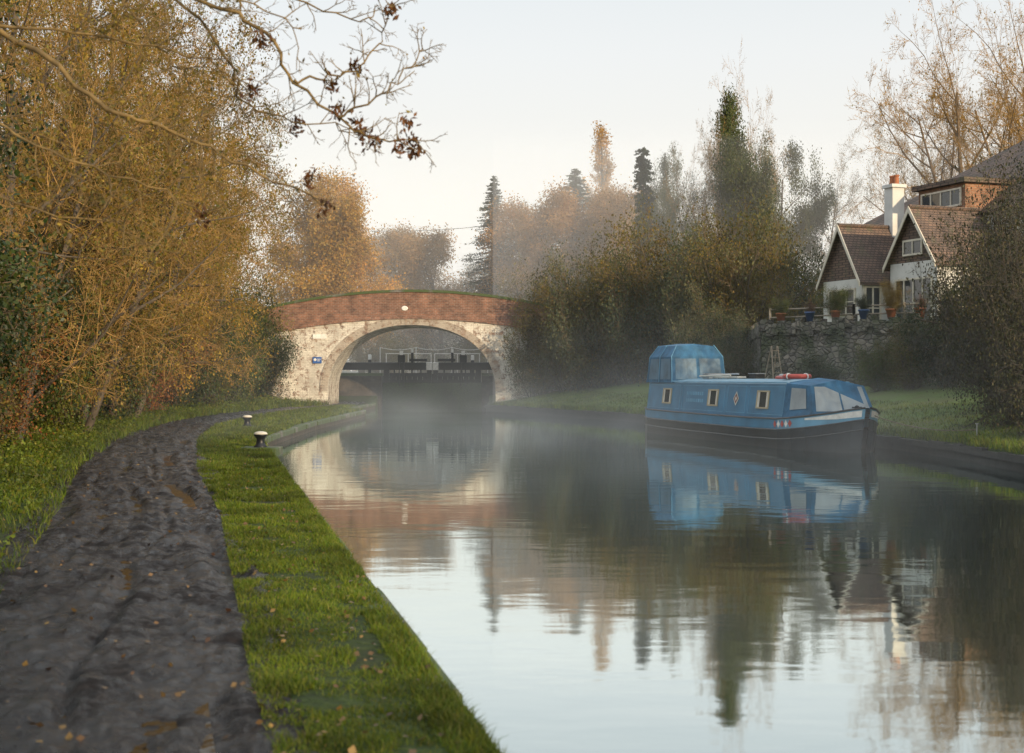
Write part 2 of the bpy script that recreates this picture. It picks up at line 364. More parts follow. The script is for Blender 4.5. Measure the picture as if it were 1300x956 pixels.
# ------------------------------------------------------------ foliage builders
def tubes(p0,p1,r0,r1,n=3):
    p0,p1=np.array(p0),np.array(p1); r0,r1=np.array(r0),np.array(r1)
    d=p1-p0; d/=np.linalg.norm(d,axis=1,keepdims=True)+1e-9
    ref=np.where(np.abs(d[:,2:3])>.9,np.array([[1.,0,0]]),np.array([[0,0,1.]]))
    a=np.cross(d,ref); a/=np.linalg.norm(a,axis=1,keepdims=True)+1e-9; c=np.cross(d,a)
    ang=np.arange(n)*2*np.pi/n; o=a[:,None,:]*np.cos(ang)[None,:,None]+c[:,None,:]*np.sin(ang)[None,:,None]
    V=np.concatenate([p0[:,None]+o*r0[:,None,None],p1[:,None]+o*r1[:,None,None]],1).reshape(-1,3)
    base=(np.arange(len(p0))*2*n)[:,None]; i=np.arange(n); j=(i+1)%n
    F=np.stack([base+i,base+j,base+n+j,base+n+i],-1).reshape(-1,4); return V,F
def leaves(C,size,asp=.6,flat=0.0,droop=0):
    C=np.asarray(C); m=len(C); s=np.asarray(size) if hasattr(size,'__len__') else rng.uniform(.6,1.3,m)*size
    u=rng.normal(size=(m,3)); u[:,2]-=droop; u[:,2]*=(1-flat); u/=np.linalg.norm(u,axis=1,keepdims=True)
    v=rng.normal(size=(m,3)); v[:,2]*=(1-flat); v-=u*(u*v).sum(1,keepdims=True); v/=np.linalg.norm(v,axis=1,keepdims=True)
    w=np.cross(u,v)
    s=s[:,None]
    V=np.stack([C-u*s*.5,C+v*s*.5*asp+w*s*.08,C+u*s*.5,C-v*s*.5*asp+w*s*.08],1).reshape(-1,3)
    F=np.arange(m*4).reshape(m,4); return V,F
class Sk:
    def __init__(s): s.p0=[];s.p1=[];s.r0=[];s.r1=[];s.l=[]
def grow(sk,p,d,L,r,lvl,P):
    ns=P['seg'][lvl]; last=P['n']; nch=P['ch'][lvl] if lvl<last else 0
    st=P['start'][lvl] if lvl<last else 0
    pts=[p.copy()]; dirs=[]; q=p.copy(); rend=r*(P.get('tip',.35))
    for i in range(ns):
        d=(d+np.array([random.gauss(0,1),random.gauss(0,1),random.gauss(0,1)])*P['wob'][lvl]+np.array([0,0,P['trop'][lvl]])); d/=np.linalg.norm(d)
        nq=q+d*L/ns; ra=r+(rend-r)*i/ns; rb=r+(rend-r)*(i+1)/ns
        sk.p0.append(q);sk.p1.append(nq);sk.r0.append(ra);sk.r1.append(rb);sk.l.append(lvl)
        q=nq; pts.append(q); dirs.append(d)
    for c in range(nch):
        t=st+(1-st)*(c+random.random())/nch; f=min(t*ns,ns-1e-6); i=int(f); f-=i
        pp=pts[i]*(1-f)+pts[i+1]*f; dd=dirs[i]
        a=np.array([random.gauss(0,1) for _ in range(3)]); a-=dd*a.dot(dd); a/=np.linalg.norm(a)
        an=math.radians(P['ang'][lvl]*random.uniform(.7,1.3)); nd=dd*math.cos(an)+a*math.sin(an)
        LL=L*P['len'][lvl]*random.uniform(.6,1.15)*(1-.55*max(0,(t-.35)))
        rc=max(P['rmin'],(r+(rend-r)*t)*P['rad'][lvl])
        grow(sk,pp,nd,LL,rc,lvl+1,P)
def proto(name,P,stems,leafm,nleaf,lsize,lspread,twm=twigm,brk=bark,minlvl=2,asp=.6,leaflvl=None):
    sk=Sk()
    for (p,d,L,r) in stems: grow(sk,np.array(p,float),np.array(d,float)/np.linalg.norm(d),L,r,0,P)
    p0,p1,r0,r1,l=map(np.array,(sk.p0,sk.p1,sk.r0,sk.r1,sk.l))
    big=l<minlvl
    V,F=tubes(p0[big],p1[big],r0[big],r1[big],7); trunk=fast(name+'_trunk',V,F,brk,smooth=True)
    sm=~big
    V,F=tubes(p0[sm],p1[sm],r0[sm],r1[sm],3); mi=np.zeros(len(F),int)
    if nleaf:
        ll=P['n']-1 if leaflvl is None else leaflvl
        cand=np.where(l>=ll)[0]
        k=rng.choice(cand,nleaf); t=rng.random((nleaf,1)); C=p0[k]*(1-t)+p1[k]*t+rng.normal(size=(nleaf,3))*lspread
        V2,F2=leaves(C,lsize,asp); F2=F2+len(V); V=np.concatenate([V,V2]); F=np.concatenate([F,F2]); mi=np.concatenate([mi,np.ones(len(F2),int)])
    crown=fast(name+'_crown',V,F,[twm,leafm],midx=mi)
    return trunk,crown,float(np.percentile(V[:,2],99.7)),float(np.percentile(np.hypot(V[:,0],V[:,1]),95))
TP=dict(n=4,seg=[6,5,4,3,2],ch=[11,8,6,4],start=[.22,.15,.15,.1],wob=[.07,.13,.17,.2,.2],trop=[.02,.06,.03,.0,0],ang=[55,45,45,45],len=[.5,.5,.5,.55],rad=[.5,.5,.5,.5],rmin=.006,tip=.2)
def TT(**k): d=dict(TP); d.update(k); return d
p_gold=proto('gold',TT(ch=[14,8,7,5],start=[.12,.15,.15,.1]),[((0,0,-.2),(.05,0,1),9.5,.16),((.6,.3,-.2),(.4,.1,1),7.5,.11),((-.5,.4,-.2),(-.3,.3,1),7,.1)],gold,36000,.065,.12,twm=twiggold)
p_gold2=proto('gold2',TT(ch=[14,8,7,6],start=[.12,.15,.15,.1]),[((0,0,-.2),(.2,-.1,1),9.5,.15),((.8,.3,-.2),(.6,-.2,1),7,.1)],ochre,22000,.065,.14,twm=twiggold)
p_far=proto('far',TT(ch=[18,8,6,4],start=[.15,.2,.1,.1],len=[.48,.5,.5,.5]),[((0,0,-.2),(0,0,1),10,.22)],fargold,52000,.15,.36,twm=twiggold)
p_farO=proto('farO',TT(ch=[18,8,6,4],start=[.15,.2,.1,.1],len=[.5,.5,.5,.5]),[((0,0,-.2),(0,0,1),10,.22)],orange,46000,.15,.36,twm=twiggold)
p_ivy=proto('ivyt',TT(ch=[16,8,6,3],start=[.05,.1,.1,.1]),[((0,0,-.2),(0,0,1),9,.22),((.5,0,-.2),(.3,-.2,1),6,.12)],ivy,60000,.09,.2)
p_ivyb=proto('ivyb',TT(ch=[14,7,6,3],start=[.1,.2,.1,.1],ang=[60,50,45,45],len=[.44,.5,.5,.5]),[((0,0,-.2),(0,0,1),9,.22),((.5,0,2),(.5,-.2,1),6,.14),((-.5,0,2),(-.5,.1,1),5.5,.14)],ivylit,80000,.11,.24)
p_bare=proto('bare',TT(ch=[12,9,8,6],start=[.25,.15,.1,.1],ang=[48,42,40,40],len=[.62,.52,.5,.5],wob=[.06,.12,.15,.16,.16]),[((0,0,-.2),(0,0,1),9,.26),((.2,0,1.5),(.45,.1,1),7.5,.17),((-.1,.1,1.8),(-.5,-.1,1),7,.16)],gold,4000,.08,.1,twm=twiggold,brk=twigm)
p_mix=proto('mixt',TT(ch=[14,8,7,4],start=[.15,.15,.1,.1],len=[.55,.5,.5,.5]),[((0,0,-.2),(0,0,1),9.6,.24),((.2,0,1.5),(.45,.1,1),6.5,.15)],greygreen,32000,.10,.18,twm=twigm)
p_pop=proto('pop',TT(ch=[42,7,5,4],start=[.08,.1,.1,.1],ang=[20,18,20,25],len=[.20,.45,.5,.5],wob=[.015,.1,.15,.2,.2],trop=[.03,.28,.22,.1,0]),[((0,0,-.2),(0,0,1),10,.14)],fargold,8000,.08,.08,twm=twiggold)
def bush(name,leafm,nleaf,ls,n=18,H=2.6,tw=twigm,sp=.16,spread=.9):
    st=[]
    for i in range(n):
        a=random.random()*6.28; t=random.random()**.6*spread
        st.append(((math.cos(a)*.35*random.random(),math.sin(a)*.35*random.random(),-.15),(math.cos(a)*t,math.sin(a)*t,1),H*random.uniform(.65,1.1)*(1-.12*t),.03))
    return proto(name,dict(n=3,seg=[5,4,3,2],ch=[8,6,4],start=[.08,.1,.1],wob=[.1,.16,.2,.2],trop=[-.02,.03,0,0],ang=[50,45,45],len=[.42,.5,.5],rad=[.5,.5,.5],rmin=.005,tip=.25),st,leafm,nleaf,ls,sp,twm=tw,minlvl=1,leaflvl=2)
b_green=bush('bgreen',green,32000,.055)
b_ivy=bush('bivy',ivy,32000,.06)
b_gold=bush('bgold',gold,16000,.05,tw=twiggold)
b_rust=bush('brust',rust,18000,.05,tw=twigm)
b_grey=bush('bgrey',greygreen,34000,.055)
b_och=bush('bochre',ochre,24000,.05)
b_dark=bush('bdark',darkgreen,24000,.045,n=30,tw=twigdark)
def conifer(name,H=10,R=1.5,leafm=needle,col=False):
    b=B(); b.tube([(0,0,-.2),(0,0,H*.5),(0,0,H*.99)],[.16,.09,.01],7); trunk=b.mesh(name+'_t',bark,True)
    p0=[];p1=[];C=[]
    for i in range(620):
        z=H*(.05+.94*random.random()); a=random.random()*6.28; f=1-z/H
        r=R*(f**.9*random.uniform(.4,1.2)+.01) if not col else R*random.uniform(.5,1.15)*(1 if z<H*.93 else .8)
        e=np.array([math.cos(a)*r,math.sin(a)*r,-.30*r]); s=np.array([0,0,z])
        p0.append(s);p1.append(s+e)
        m=int(8+55*r)
        t=rng.random((m,1))**.6; C.append(s+e*t+rng.normal(size=(m,3))*np.array([.09,.09,.05])*(.15+r*.8))
    V,F=tubes(p0,p1,[.02]*len(p0),[.005]*len(p0),3); V2,F2=leaves(np.concatenate(C),.085 if not col else .12,.4 if not col else .7)
    mi=np.concatenate([np.zeros(len(F),int),np.ones(len(F2),int)])
    return trunk,fast(name+'_c',np.concatenate([V,V2]),np.concatenate([F,F2+len(V)]),[twigdark,leafm],midx=mi),H,R
p_fir=conifer('fir'); p_ivycol=conifer('ivycol',10,.62,ivylit,True)
def plant(name,pr_,x,y,H,label,cat='tree',R=None,rz=None,group=None,z=None):
    s=H/pr_[2]; sx=R/pr_[3] if R else s
    o=top(name,label,cat,(x,y,(gz(x,y) if z is None else z)-.05),random.random()*6.28 if rz is None else rz,group,(sx,sx,s))
    isb=name.endswith('shrub')
    obj('stem' if isb else 'trunk',pr_[0],o); obj('foliage' if isb else 'crown',pr_[1],o)
    return o
G1='trees lining the towpath'
plant('ivy_tree',p_ivy,-8.1,16.2,9.5,'tall dark ivy-clad tree beside the muddy towpath',R=2.9,group=G1)
plant('ivy_tree',p_ivy,-10.0,21,12,'tall dark ivy-clad tree beside the muddy towpath',R=3.2,group=G1)
for x,y,H,R,p in [(-9.6,23.5,12,4.2,p_gold2),(-10.0,27.5,12.5,4.4,p_gold),(-10.8,31,14,4.8,p_gold2),(-11.2,35,13,4.8,p_gold),(-11.6,39,15,5.2,p_gold2),(-12.4,44,15,5.4,p_gold),(-12.9,50,15.5,5.0,p_gold2),(-14.2,56,15.5,4.8,p_gold),(-15.6,63,14.5,4.8,p_gold2),(-17.5,50,17,4.8,p_gold2),(-15.5,36,16,5,p_gold2),(-14.5,27,14,4.8,p_gold2),(-17.3,60,15,4.6,p_gold)]:
    plant('autumn_tree',p,x,y,H,'twiggy autumn tree with golden leaves beside the towpath' if p is p_gold else 'bare-branched tree with sparse ochre leaves beside the towpath',R=R,group=G1)
G2='shrubs below the hedgerow trees'
for x,y,H,p,t in [(-6.9,13.0,2.2,b_ivy,'dark green'),(-7.7,15.2,3.4,b_green,'green'),(-8.4,18.0,3.8,b_ivy,'dark green'),(-9.2,21,3.8,b_ivy,'dark green'),(-9.9,24.5,3.6,b_och,'ochre brown'),(-10.6,27.5,3.6,b_rust,'rusty brown'),(-11.2,30.5,4.0,b_ivy,'dark green'),(-11.8,34,4.6,b_green,'green'),(-12.3,37,4.0,b_rust,'rusty brown'),(-12.7,40.5,4.8,b_ivy,'dark green'),(-13.1,44,4.6,b_green,'green'),(-13.4,47.5,4.6,b_rust,'rusty brown'),(-13.5,51,4.4,b_rust,'rusty brown'),(-13.3,55,4.6,b_ivy,'dark green'),(-13.2,58.5,4.8,b_green,'green'),(-13.2,62,5.2,b_ivy,'dark green'),(-13.1,65.5,5.6,b_green,'green'),(-12.55,70.2,4.6,b_ivy,'dark green'),(-13.7,69.0,6.6,b_och,'ochre brown'),(-16,69,7.5,b_gold,'golden')]:
    plant('hedge_shrub',p,x,y,H,t+' leafy shrub at the foot of the towpath hedge','shrub',R=(1.8 if y==70.2 else min(2.3,H*.5)),group=G2)
G3='autumn trees beyond the bridge'
for x,y,H,R,p,t in [(-10.3,98,13.8,5.4,p_far,'rounded golden autumn tree beyond the brick bridge'),(-15.2,94,12.8,4.8,p_far,'golden autumn tree beyond the brick bridge'),(-22,90,15,5,p_gold,'golden twiggy tree beyond the brick bridge'),(-5.3,108,11.6,4.8,p_farO,'orange autumn tree in mist beyond the bridge'),(.9,110,12.6,3.8,p_mix,'misty grey-brown tree beyond the bridge'),(2.8,98,11.2,4.2,p_farO,'orange autumn tree in mist beyond the bridge'),(-1.0,124,13,4.5,p_mix,'misty tree beyond the bridge'),(5.9,96,11.2,4.2,p_farO,'orange autumn tree in mist beyond the bridge'),(9.2,98,11.8,4.2,p_farO,'orange autumn tree in mist beyond the bridge'),(-10,125,13,5.5,p_farO,'orange autumn tree in mist beyond the bridge'),(6,128,13,4.5,p_gold2,'bare misty tree beyond the bridge'),(12,110,13,4,p_mix,'misty grey-brown tree beyond the bridge'),(-3.5,116,10,4.5,p_mix,'misty grey-brown tree beyond the bridge'),(-8.5,112,9,4.5,p_mix,'misty grey-brown tree beyond the bridge')]:
    plant('autumn_tree',p,x,y,H,t,R=R,group=G3)
plant('fir_tree',p_fir,-1.3,101,14.4,'dark pointed fir tree rising above the misty trees',R=4.4)
plant('fir_tree',p_fir,4.6,104,14.2,'broad dark fir above the misty trees',R=6.8)
plant('poplar_tree',p_pop,7.9,120,20.0,'tall golden poplar catching warm light',R=1.6)
plant('ivy_tree',p_ivycol,7.6,82,12.4,'narrow topped tree trunk wrapped in dark ivy',R=.55)
plant('evergreen_tree',p_ivyb,9.4,88,12.4,'dark evergreen tree beside the ivy-wrapped trunk',R=2.1)
G4='tall trees on the house bank'
for x,y,H,R,p,t in [(9.9,78,10.8,2.8,p_mix,'ivy-covered tree on the misty bank'),(12.4,77,15.2,3.3,p_ivyb,'tallest ivy-covered tree with bare top on the bank'),(12.4,77.5,17.0,2.4,p_bare,'tall bare tree rising through the ivy'),(14.6,79,12.8,2.8,p_ivyb,'tall ivy-covered tree on the misty bank'),(10.6,80,13.8,2.4,p_bare,'bare tree on the misty bank'),(17.5,82,12.6,3.4,p_gold2,'brown twiggy tree behind the white house'),(21.0,82,13.5,3.6,p_gold2,'brown twiggy tree behind the white house'),(25.5,84,14,4,p_gold2,'brown twiggy tree behind the white house')]:
    plant('bank_tree',p,x,y,H,t,R=R,group=G4)
plant('bare_tree',p_bare,23.4,72,20,'large spreading bare tree behind the tiled roof',R=5.2)
plant('bare_tree',p_bare,29.5,78,22,'large spreading bare tree behind the tiled roof',R=6.5)
G5='shrubs on the misty bank'
for x,y,H,p,t in [(1.3,71.6,4.6,b_grey,'grey-green'),(2.1,73.5,5.6,b_och,'brown'),(3.0,70.5,5.6,b_och,'brown'),(4.4,69,6.4,b_grey,'grey-green'),(6.0,68,6.2,b_och,'brown'),(7.4,66.5,6.6,b_grey,'grey-green'),(8.7,64.5,6.2,b_grey,'grey-green'),(9.9,62,6.4,b_och,'brown'),(11,64,7.4,b_grey,'grey-green'),(5.2,72.5,8,b_grey,'grey-green'),(7.6,71,8.2,b_och,'brown'),(1.8,78,6.8,b_och,'brown'),(7.9,56,3.4,b_ivy,'dark green'),(8.0,52.6,2.8,b_grey,'grey-green'),(8.2,59.5,4.2,b_grey,'grey-green'),(10.9,70,8.5,b_och,'brown'),(13,69,7.8,b_grey,'grey-green'),(3.2,76,7,b_grey,'grey-green')]:
    plant('bank_shrub',p,x,y,H,t+' rounded shrub on the misty canal bank','shrub',R=H*.43,group=G5)
for x,y,H,R,p in [(10.9,28.6,4.3,1.9,b_dark),(11.5,31.5,5.0,2.2,b_dark),(12.4,34.5,5.4,2.4,b_dark),(14.4,38,6.4,2.6,b_dark),(13.0,42.2,2.8,1.3,b_ivy),(11.6,44.8,1.7,.8,b_green),(15.6,41,6.6,2.4,b_dark),(10.0,46.6,1.4,.7,b_ivy),(14.2,41.8,3.2,1.4,b_grey),(12.3,43.6,2.2,1.0,b_och)]:
    plant('bank_shrub',p,x,y,H,'dark tangled twiggy shrub overhanging the bank' if p is b_dark else 'leafy shrub against the garden wall','shrub',R=R,group=G5)
for x,y,H,p in [(12,-13,10,p_mix),(16,-20,11,p_mix),(19,-6,11,p_mix)]:  # unseen trees behind the camera, added to shade the foreground
    plant('bank_tree',p,x,y,H,'leafy tree added out of view to shade the foreground','tree',group=G4)
m=60000; x=rng.uniform(-150,150,m); y=rng.uniform(140,175,m); hh=8+2.5*np.sin(x*.11)+1.6*np.sin(x*.31+2)+1.2*np.sin(x*.83)
z=1.6+hh*rng.random(m)**.8
V,F=leaves(np.stack([x,y,z],1),.7,.8)
meta(obj('distant_woodland',fast('distant_woodland',V,F,[ochre])),'misty mass of distant autumn woodland','woodland',kind='stuff')
# ------------------------------------------------------------ near overhanging tree
sk=Sk()
ash=top('ash_tree','overhanging bare branches with hanging brown seed clusters','tree',(0,0,0))
limbs=[([(-7.4,9.8,-.2),(-7.3,9.8,2.2),(-7.0,9.7,4.2),(-6.6,9.6,6.2),(-6.4,9.5,8)],.14,.05),
 ([(-7.2,9.75,3.4),(-5.6,9.3,4.5),(-4.2,9.0,4.3),(-3.24,8.9,3.96),(-2.6,8.8,3.48),(-2.25,8.9,3.32),(-1.9,9,3.2),(-1.55,9.1,3.0),(-1.2,9.2,2.86)],.03,.005),
 ([(-6.8,9.7,5),(-4.2,9.3,5.1),(-2.3,9.2,4.3),(-1.6,9.1,3.97),(-1.38,9.0,3.62),(-1.1,9,3.38),(-.86,9,3.25),(-.63,9.1,3.27)],.02,.004),
 ([(-1.38,9,3.62),(-1.2,9.1,3.66),(-1.0,9.2,3.76),(-.85,9.25,3.95),(-.78,9.2,4.15)],.009,.0035),
 ([(-1.1,9,3.38),(-.85,8.9,3.5),(-.7,8.9,3.62),(-.56,8.9,3.8)],.008,.0035),
 ([(-2.3,9.2,4.3),(-1.9,9.4,3.9),(-1.8,9.5,3.6),(-1.45,9.5,3.45),(-1.1,9.6,3.42)],.012,.0035),
 ([(-3.24,8.9,3.96),(-2.7,9.2,3.95),(-2.1,9.3,3.85),(-1.7,9.3,3.65)],.012,.004),
 ([(-4.5,9,4.35),(-3.4,8.7,3.5),(-2.9,8.6,3.15),(-2.3,8.6,2.95),(-1.9,8.7,2.75)],.012,.004),
 ([(-7.1,9.75,2.6),(-5,9.2,3.0),(-3.6,8.9,2.95),(-2.8,8.8,2.75),(-2.4,8.8,2.7)],.012,.004),
 ([(-6.8,9.7,5),(-3,9.6,4.9),(-2.0,9.7,4.5),(-1.3,9.7,4.25),(-.95,9.7,4.2)],.013,.004),
 ([(-4.2,9.3,5.1),(-3,9.6,4.7),(-2.5,9.7,4.1),(-2.2,9.7,3.8)],.012,.004),
 ([(-4.0,9.3,5.0),(-2.9,9.0,4.6),(-2.3,8.9,4.2),(-1.7,8.8,4.1),(-1.3,8.8,3.9)],.010,.004)]
b=B()
TW=dict(n=2,seg=[4,3,3],ch=[3,2],start=[.2,.2],wob=[.16,.2,.2],trop=[.03,.03,.02],ang=[45,45],len=[.55,.55],rad=[.6,.7],rmin=.0022,tip=.5)
for pts,r0,r1 in limbs:
    P=[Vector(p) for p in pts]; Q=[]
    for i in range(len(P)-1):
        a=P[max(i-1,0)];b1=P[i];c1=P[i+1];d1=P[min(i+2,len(P)-1)]
        for k in range(5):
            t=k/5; Q.append(.5*((2*b1)+(c1-a)*t+(2*a-5*b1+4*c1-d1)*t*t+(3*b1-a-3*c1+d1)*t**3)+Vector([random.gauss(0,.016) for _ in range(3)]))
    Q.append(P[-1]); m=len(Q)
    b.tube(Q,[r0+(r1-r0)*(i/(m-1))**.8 for i in range(m)],7)
    if r0>.1: continue
    for i in range(3,m):
        q=Q[i]
        if q.x<-4.2: continue
        for _ in range(random.choice((0,1,1,2)) if q.x>-1.8 else random.choice((1,2,2))):
            d=(Q[i]-Q[i-1]).normalized(); a=Vector([random.gauss(0,1) for _ in range(3)]); a-=d*a.dot(d); a.normalize()
            nd=d*.6+a; grow(sk,np.array(q),np.array(nd.normalized()),random.uniform(.15,.5)*(1 if q.x<-1.5 else .55),.0042,0,TW)
p0,p1,r0_,r1_,l=map(np.array,(sk.p0,sk.p1,sk.r0,sk.r1,sk.l))
obj('trunk',b.mesh('ash_trunk',lichen,True),ash)
V,F=tubes(p0,p1,r0_,r1_,4)
k=rng.choice(len(p1),5200); C=p1[k]+rng.normal(size=(5200,3))*.03
keep=rng.random(5200)<np.clip((-1.3-C[:,0])*.7,.02,1); C=C[keep]
V2,F2=leaves(C,.034,.55,droop=.6)
cl=[]
for c0 in [(-.63,9.1,3.25),(-.86,9,3.23),(-.78,9.2,4.12),(-1.1,9.0,3.42),(-1.0,9.2,3.74),(-1.0,9.2,3.38),(-.7,8.9,3.2),(-1.45,9.5,3.42),(-1.2,9.2,2.84),(-.66,9.1,3.38),(-1.7,9.3,3.62),(-1.9,8.7,2.72),(-1.28,9.0,3.0),(-1.6,9.1,3.9),(-1.15,9.1,3.6),(-.95,9,3.28),(-.6,9.1,3.2)]:
    cl.append(np.array(c0)+rng.normal(size=(34,3))*np.array([.024,.024,.036]))
V3,F3=leaves(np.concatenate(cl),.05,.42,droop=.9)
mi=np.concatenate([np.zeros(len(F),int),np.ones(len(F2),int),np.full(len(F3),2)])
obj('crown',fast('ash_crown',np.concatenate([V,V2,V3]),np.concatenate([F,F2+len(V),F3+len(V)+len(V2)]),[lichen,gold,deadleaf],midx=mi),ash)
# ------------------------------------------------------------ grass, undergrowth, fallen leaves
def blades(x,y,z,h,w):
    m=len(x); a=rng.random(m)*6.28; bx=rng.normal(size=m)*.5; by=rng.normal(size=m)*.5
    c=np.stack([x,y,z],1); s=np.stack([np.cos(a)*w,np.sin(a)*w,np.zeros(m)],1)
    t=c+np.stack([bx*h,by*h,h],1); md=c+np.stack([bx*h*.3,by*h*.3,h*.6],1)
    V=np.stack([c-s,c+s,md+s*.7,t,md-s*.7,t+s*.06],1).reshape(-1,3); b0=(np.arange(m)*6)[:,None]
    return V,np.concatenate([b0+np.array([0,1,2,4]),b0+np.array([4,2,5,3])])
def scatter(nn,ya,yb,fa,fb,pw=1.0):
    y=ya+(yb-ya)*rng.random(nn)**pw; u=rng.random(nn)
    A=np.array([fa(v) for v in y]); Bb=np.array([fb(v) for v in y]); x=A+(Bb-A)*u
    return x,y,u
def grass_obj(name,label,sets):
    VV=[];FF=[];o=0
    for x,y,h,w,zo in sets:
        z=np.array([gz(a,b_) for a,b_ in zip(x,y)])+zo
        V,F=blades(x,y,z,h,w); VV.append(V);FF.append(F+o); o+=len(V)
    meta(obj(name,fast(name,np.concatenate(VV),np.concatenate(FF),grassm)),label,'grass',kind='stuff')
def clumpy(x,y,th=-.15,s=1.6):
    return np.array([noise.noise(Vector((a*s,b_*s,2)))+.5*noise.noise(Vector((a*s*3,b_*s*3,7)))>th+random.uniform(-.12,.12) for a,b_ in zip(x,y)])
S=[]
x,y,u=scatter(170000,3.5,40,lambda v:pr(v)-.18,lambda v:lq(v)+.03,2.0); kf=clumpy(x,y,-.30,2.0); x,y=x[kf],y[kf]
kf=~((np.hypot(x+5.0,y-28.4)<.5)); x,y=x[kf],y[kf]
tuft=np.array([.7+.8*max(0,.3+noise.noise(Vector((a*3.1,b_*3.1,11)))*1.5) for a,b_ in zip(x,y)])
S.append((x,y,rng.uniform(.010,.036,len(x))*(.8+y*.04)*tuft,rng.uniform(.0012,.0026,len(x))*(.6+y*.10),0.004))
x,y,u=scatter(16000,30,70,lambda v:pr(v)-.15,lambda v:lq(v)-.1)
S.append((x,y,rng.uniform(.04,.12,len(x)),rng.uniform(.007,.014,len(x)),0))
x,y,u=scatter(38000,3.5,26,lambda v:lq(v)-.20,lambda v:lq(v)+.07,1.5); kf=clumpy(x,y,-.26,1.6); x,y=x[kf],y[kf]
S.append((x,y,rng.uniform(.025,.07,len(x)),rng.uniform(.0014,.0028,len(x))*(.7+y*.08),.0))
grass_obj('verge_grass','short grass strip between the towpath and the canal edge',S)
S=[]
x,y,u=scatter(42000,6,72,lambda v:pl(v)-2.8,lambda v:pl(v)+.3,1.5); kf=clumpy(x,y,-.3,1.0); x,y=x[kf],y[kf]
S.append((x,y,rng.uniform(.05,.20,len(x))*(.5+y/50),rng.uniform(.003,.008,len(x))*(.5+y/40),0))
grass_obj('hedge_grass','rough green grass below the towpath hedge',S)
S=[]
x,y,u=scatter(30000,22,71,lambda v:rq(v),lambda v:rq(v)+3.5)
S.append((x,y,rng.uniform(.02,.09,len(x)),rng.uniform(.006,.012,len(x)),0))
x,y,u=scatter(9000,14,71,lambda v:rq(v)-.03,lambda v:rq(v)+.35)
S.append((x,y,rng.uniform(.06,.25,len(x)),rng.uniform(.005,.012,len(x)),0))
grass_obj('bank_grass','damp grass on the far canal bank',S)
x,y,u=scatter(50000,7,70,lambda v:pl(v)-3.4,lambda v:pl(v)+.1,1.4)
kf=clumpy(x,y,-.15,.9); x,y,u=x[kf],y[kf],u[kf]
z=np.array([gz(a,b_) for a,b_ in zip(x,y)])+rng.random(len(x))*(.10+.55*(1-u))
V,F=leaves(np.stack([x,y,z],1),rng.uniform(.03,.07,len(x))*(.6+y/50),.75,.4)
meta(obj('undergrowth',fast('undergrowth',V,F,under)),'leafy green undergrowth beside the towpath','plants',kind='stuff')
x,y,u=scatter(2200,4,30,lambda v:pl(v)-.3,lambda v:lq(v)-.02,1.5)
z=np.array([mudz(a,b_,(a-pl(b_)+.4)/(pr(b_)-pl(b_)+.8),pr(b_)-pl(b_)+.8)+.01 if pl(b_)<a<pr(b_) else gz(a,b_)+.03 for a,b_ in zip(x,y)])
k2=(x>np.array([pr(v) for v in y])-.25)|(rng.random(len(x))<.3)
V,F=leaves(np.stack([x,y,z],1)[k2],rng.uniform(.02,.05,k2.sum()),.75,.7)
meta(obj('fallen_leaves',fast('fallen_leaves',V,F,groundleaf)),'scattered brown fallen leaves on grass and mud','leaves',kind='stuff')
# ------------------------------------------------------------ bridge
BY0,BY1=72.0,76.6
br=top('brick_bridge','humpback canal bridge, whitewashed arch below red brick parapet','bridge',(-5.08,BY0,0))
HS=4.25; SPR=1.0; RISE=3.35; PW=2.15
zt=lambda x:4.66-.015*x*x
pt=lambda x:6.02-.016*x*x
def apt(t):
    c,s_=math.cos(t),math.sin(t); e=2/PW
    return (-HS*math.copysign(abs(c)**e,c), SPR+RISE*abs(s_)**e)
D=BY1-BY0
ths=np.linspace(0,math.pi,81); arc=[apt(t) for t in ths]
cols=[(x,-1.2) for x in np.linspace(-13,-HS,16)]+arc+[(x,-1.2) for x in np.linspace(HS,12,14)]
V=[];F=[]
for x,zb in cols: V+=[(x,0,zb),(x,0,zt(x)),(x,D,zb),(x,D,zt(x))]
for i in range(len(cols)-1):
    a=4*i;c=4*i+4
    if abs(cols[i][0]-cols[i+1][0])>1e-5: F+=[(a,c,c+1,a+1),(a+2,a+3,c+3,c+2),(a+1,c+1,c+3,a+3)]
    F.append((a,a+2,c+2,c))
F+=[(0,1,3,2)]; e=4*(len(cols)-1); F+=[(e,e+2,e+3,e+1)]
obj('arch_wall',mk('arch_wall',V,F,white_brick),br)
def sweep(name,lo,hi,y0,y1,mat,par=br,x0=-13,x1=12,nn=60):
    xs=np.linspace(x0,x1,nn);V=[];F=[]
    for x in xs: V+=[(x,y0,lo(x)),(x,y0,hi(x)),(x,y1,hi(x)),(x,y1,lo(x))]
    for i in range(nn-1):
        a=4*i
        for k in range(4): F.append((a+k,a+4+k,a+4+(k+1)%4,a+(k+1)%4))
    F+=[(0,1,2,3),tuple(4*(nn-1)+k for k in (3,2,1,0))]
    return obj(name,mk(name,V,F,mat),par)
sweep('string_course',zt,lambda x:zt(x)+.16,-.09,.5,red_brick)
sweep('parapet',lambda x:zt(x)+.16,pt,-.01,.42,red_brick)
sweep('parapet',lambda x:zt(x)+.001,pt,D-.42,D,red_brick)
sweep('coping',pt,lambda x:pt(x)+.13,-.06,.47,coping_m)
sweep('coping',pt,lambda x:pt(x)+.13,D-.47,D+.05,coping_m)
b=B(); nn=90
def apn(t):
    x,z=apt(t); x1,z1=apt(min(math.pi,t+.004)); x0,z0=apt(max(0,t-.004)); dx,dz=x1-x0,z1-z0; l_=math.hypot(dx,dz); return x,z,-dz/l_,dx/l_
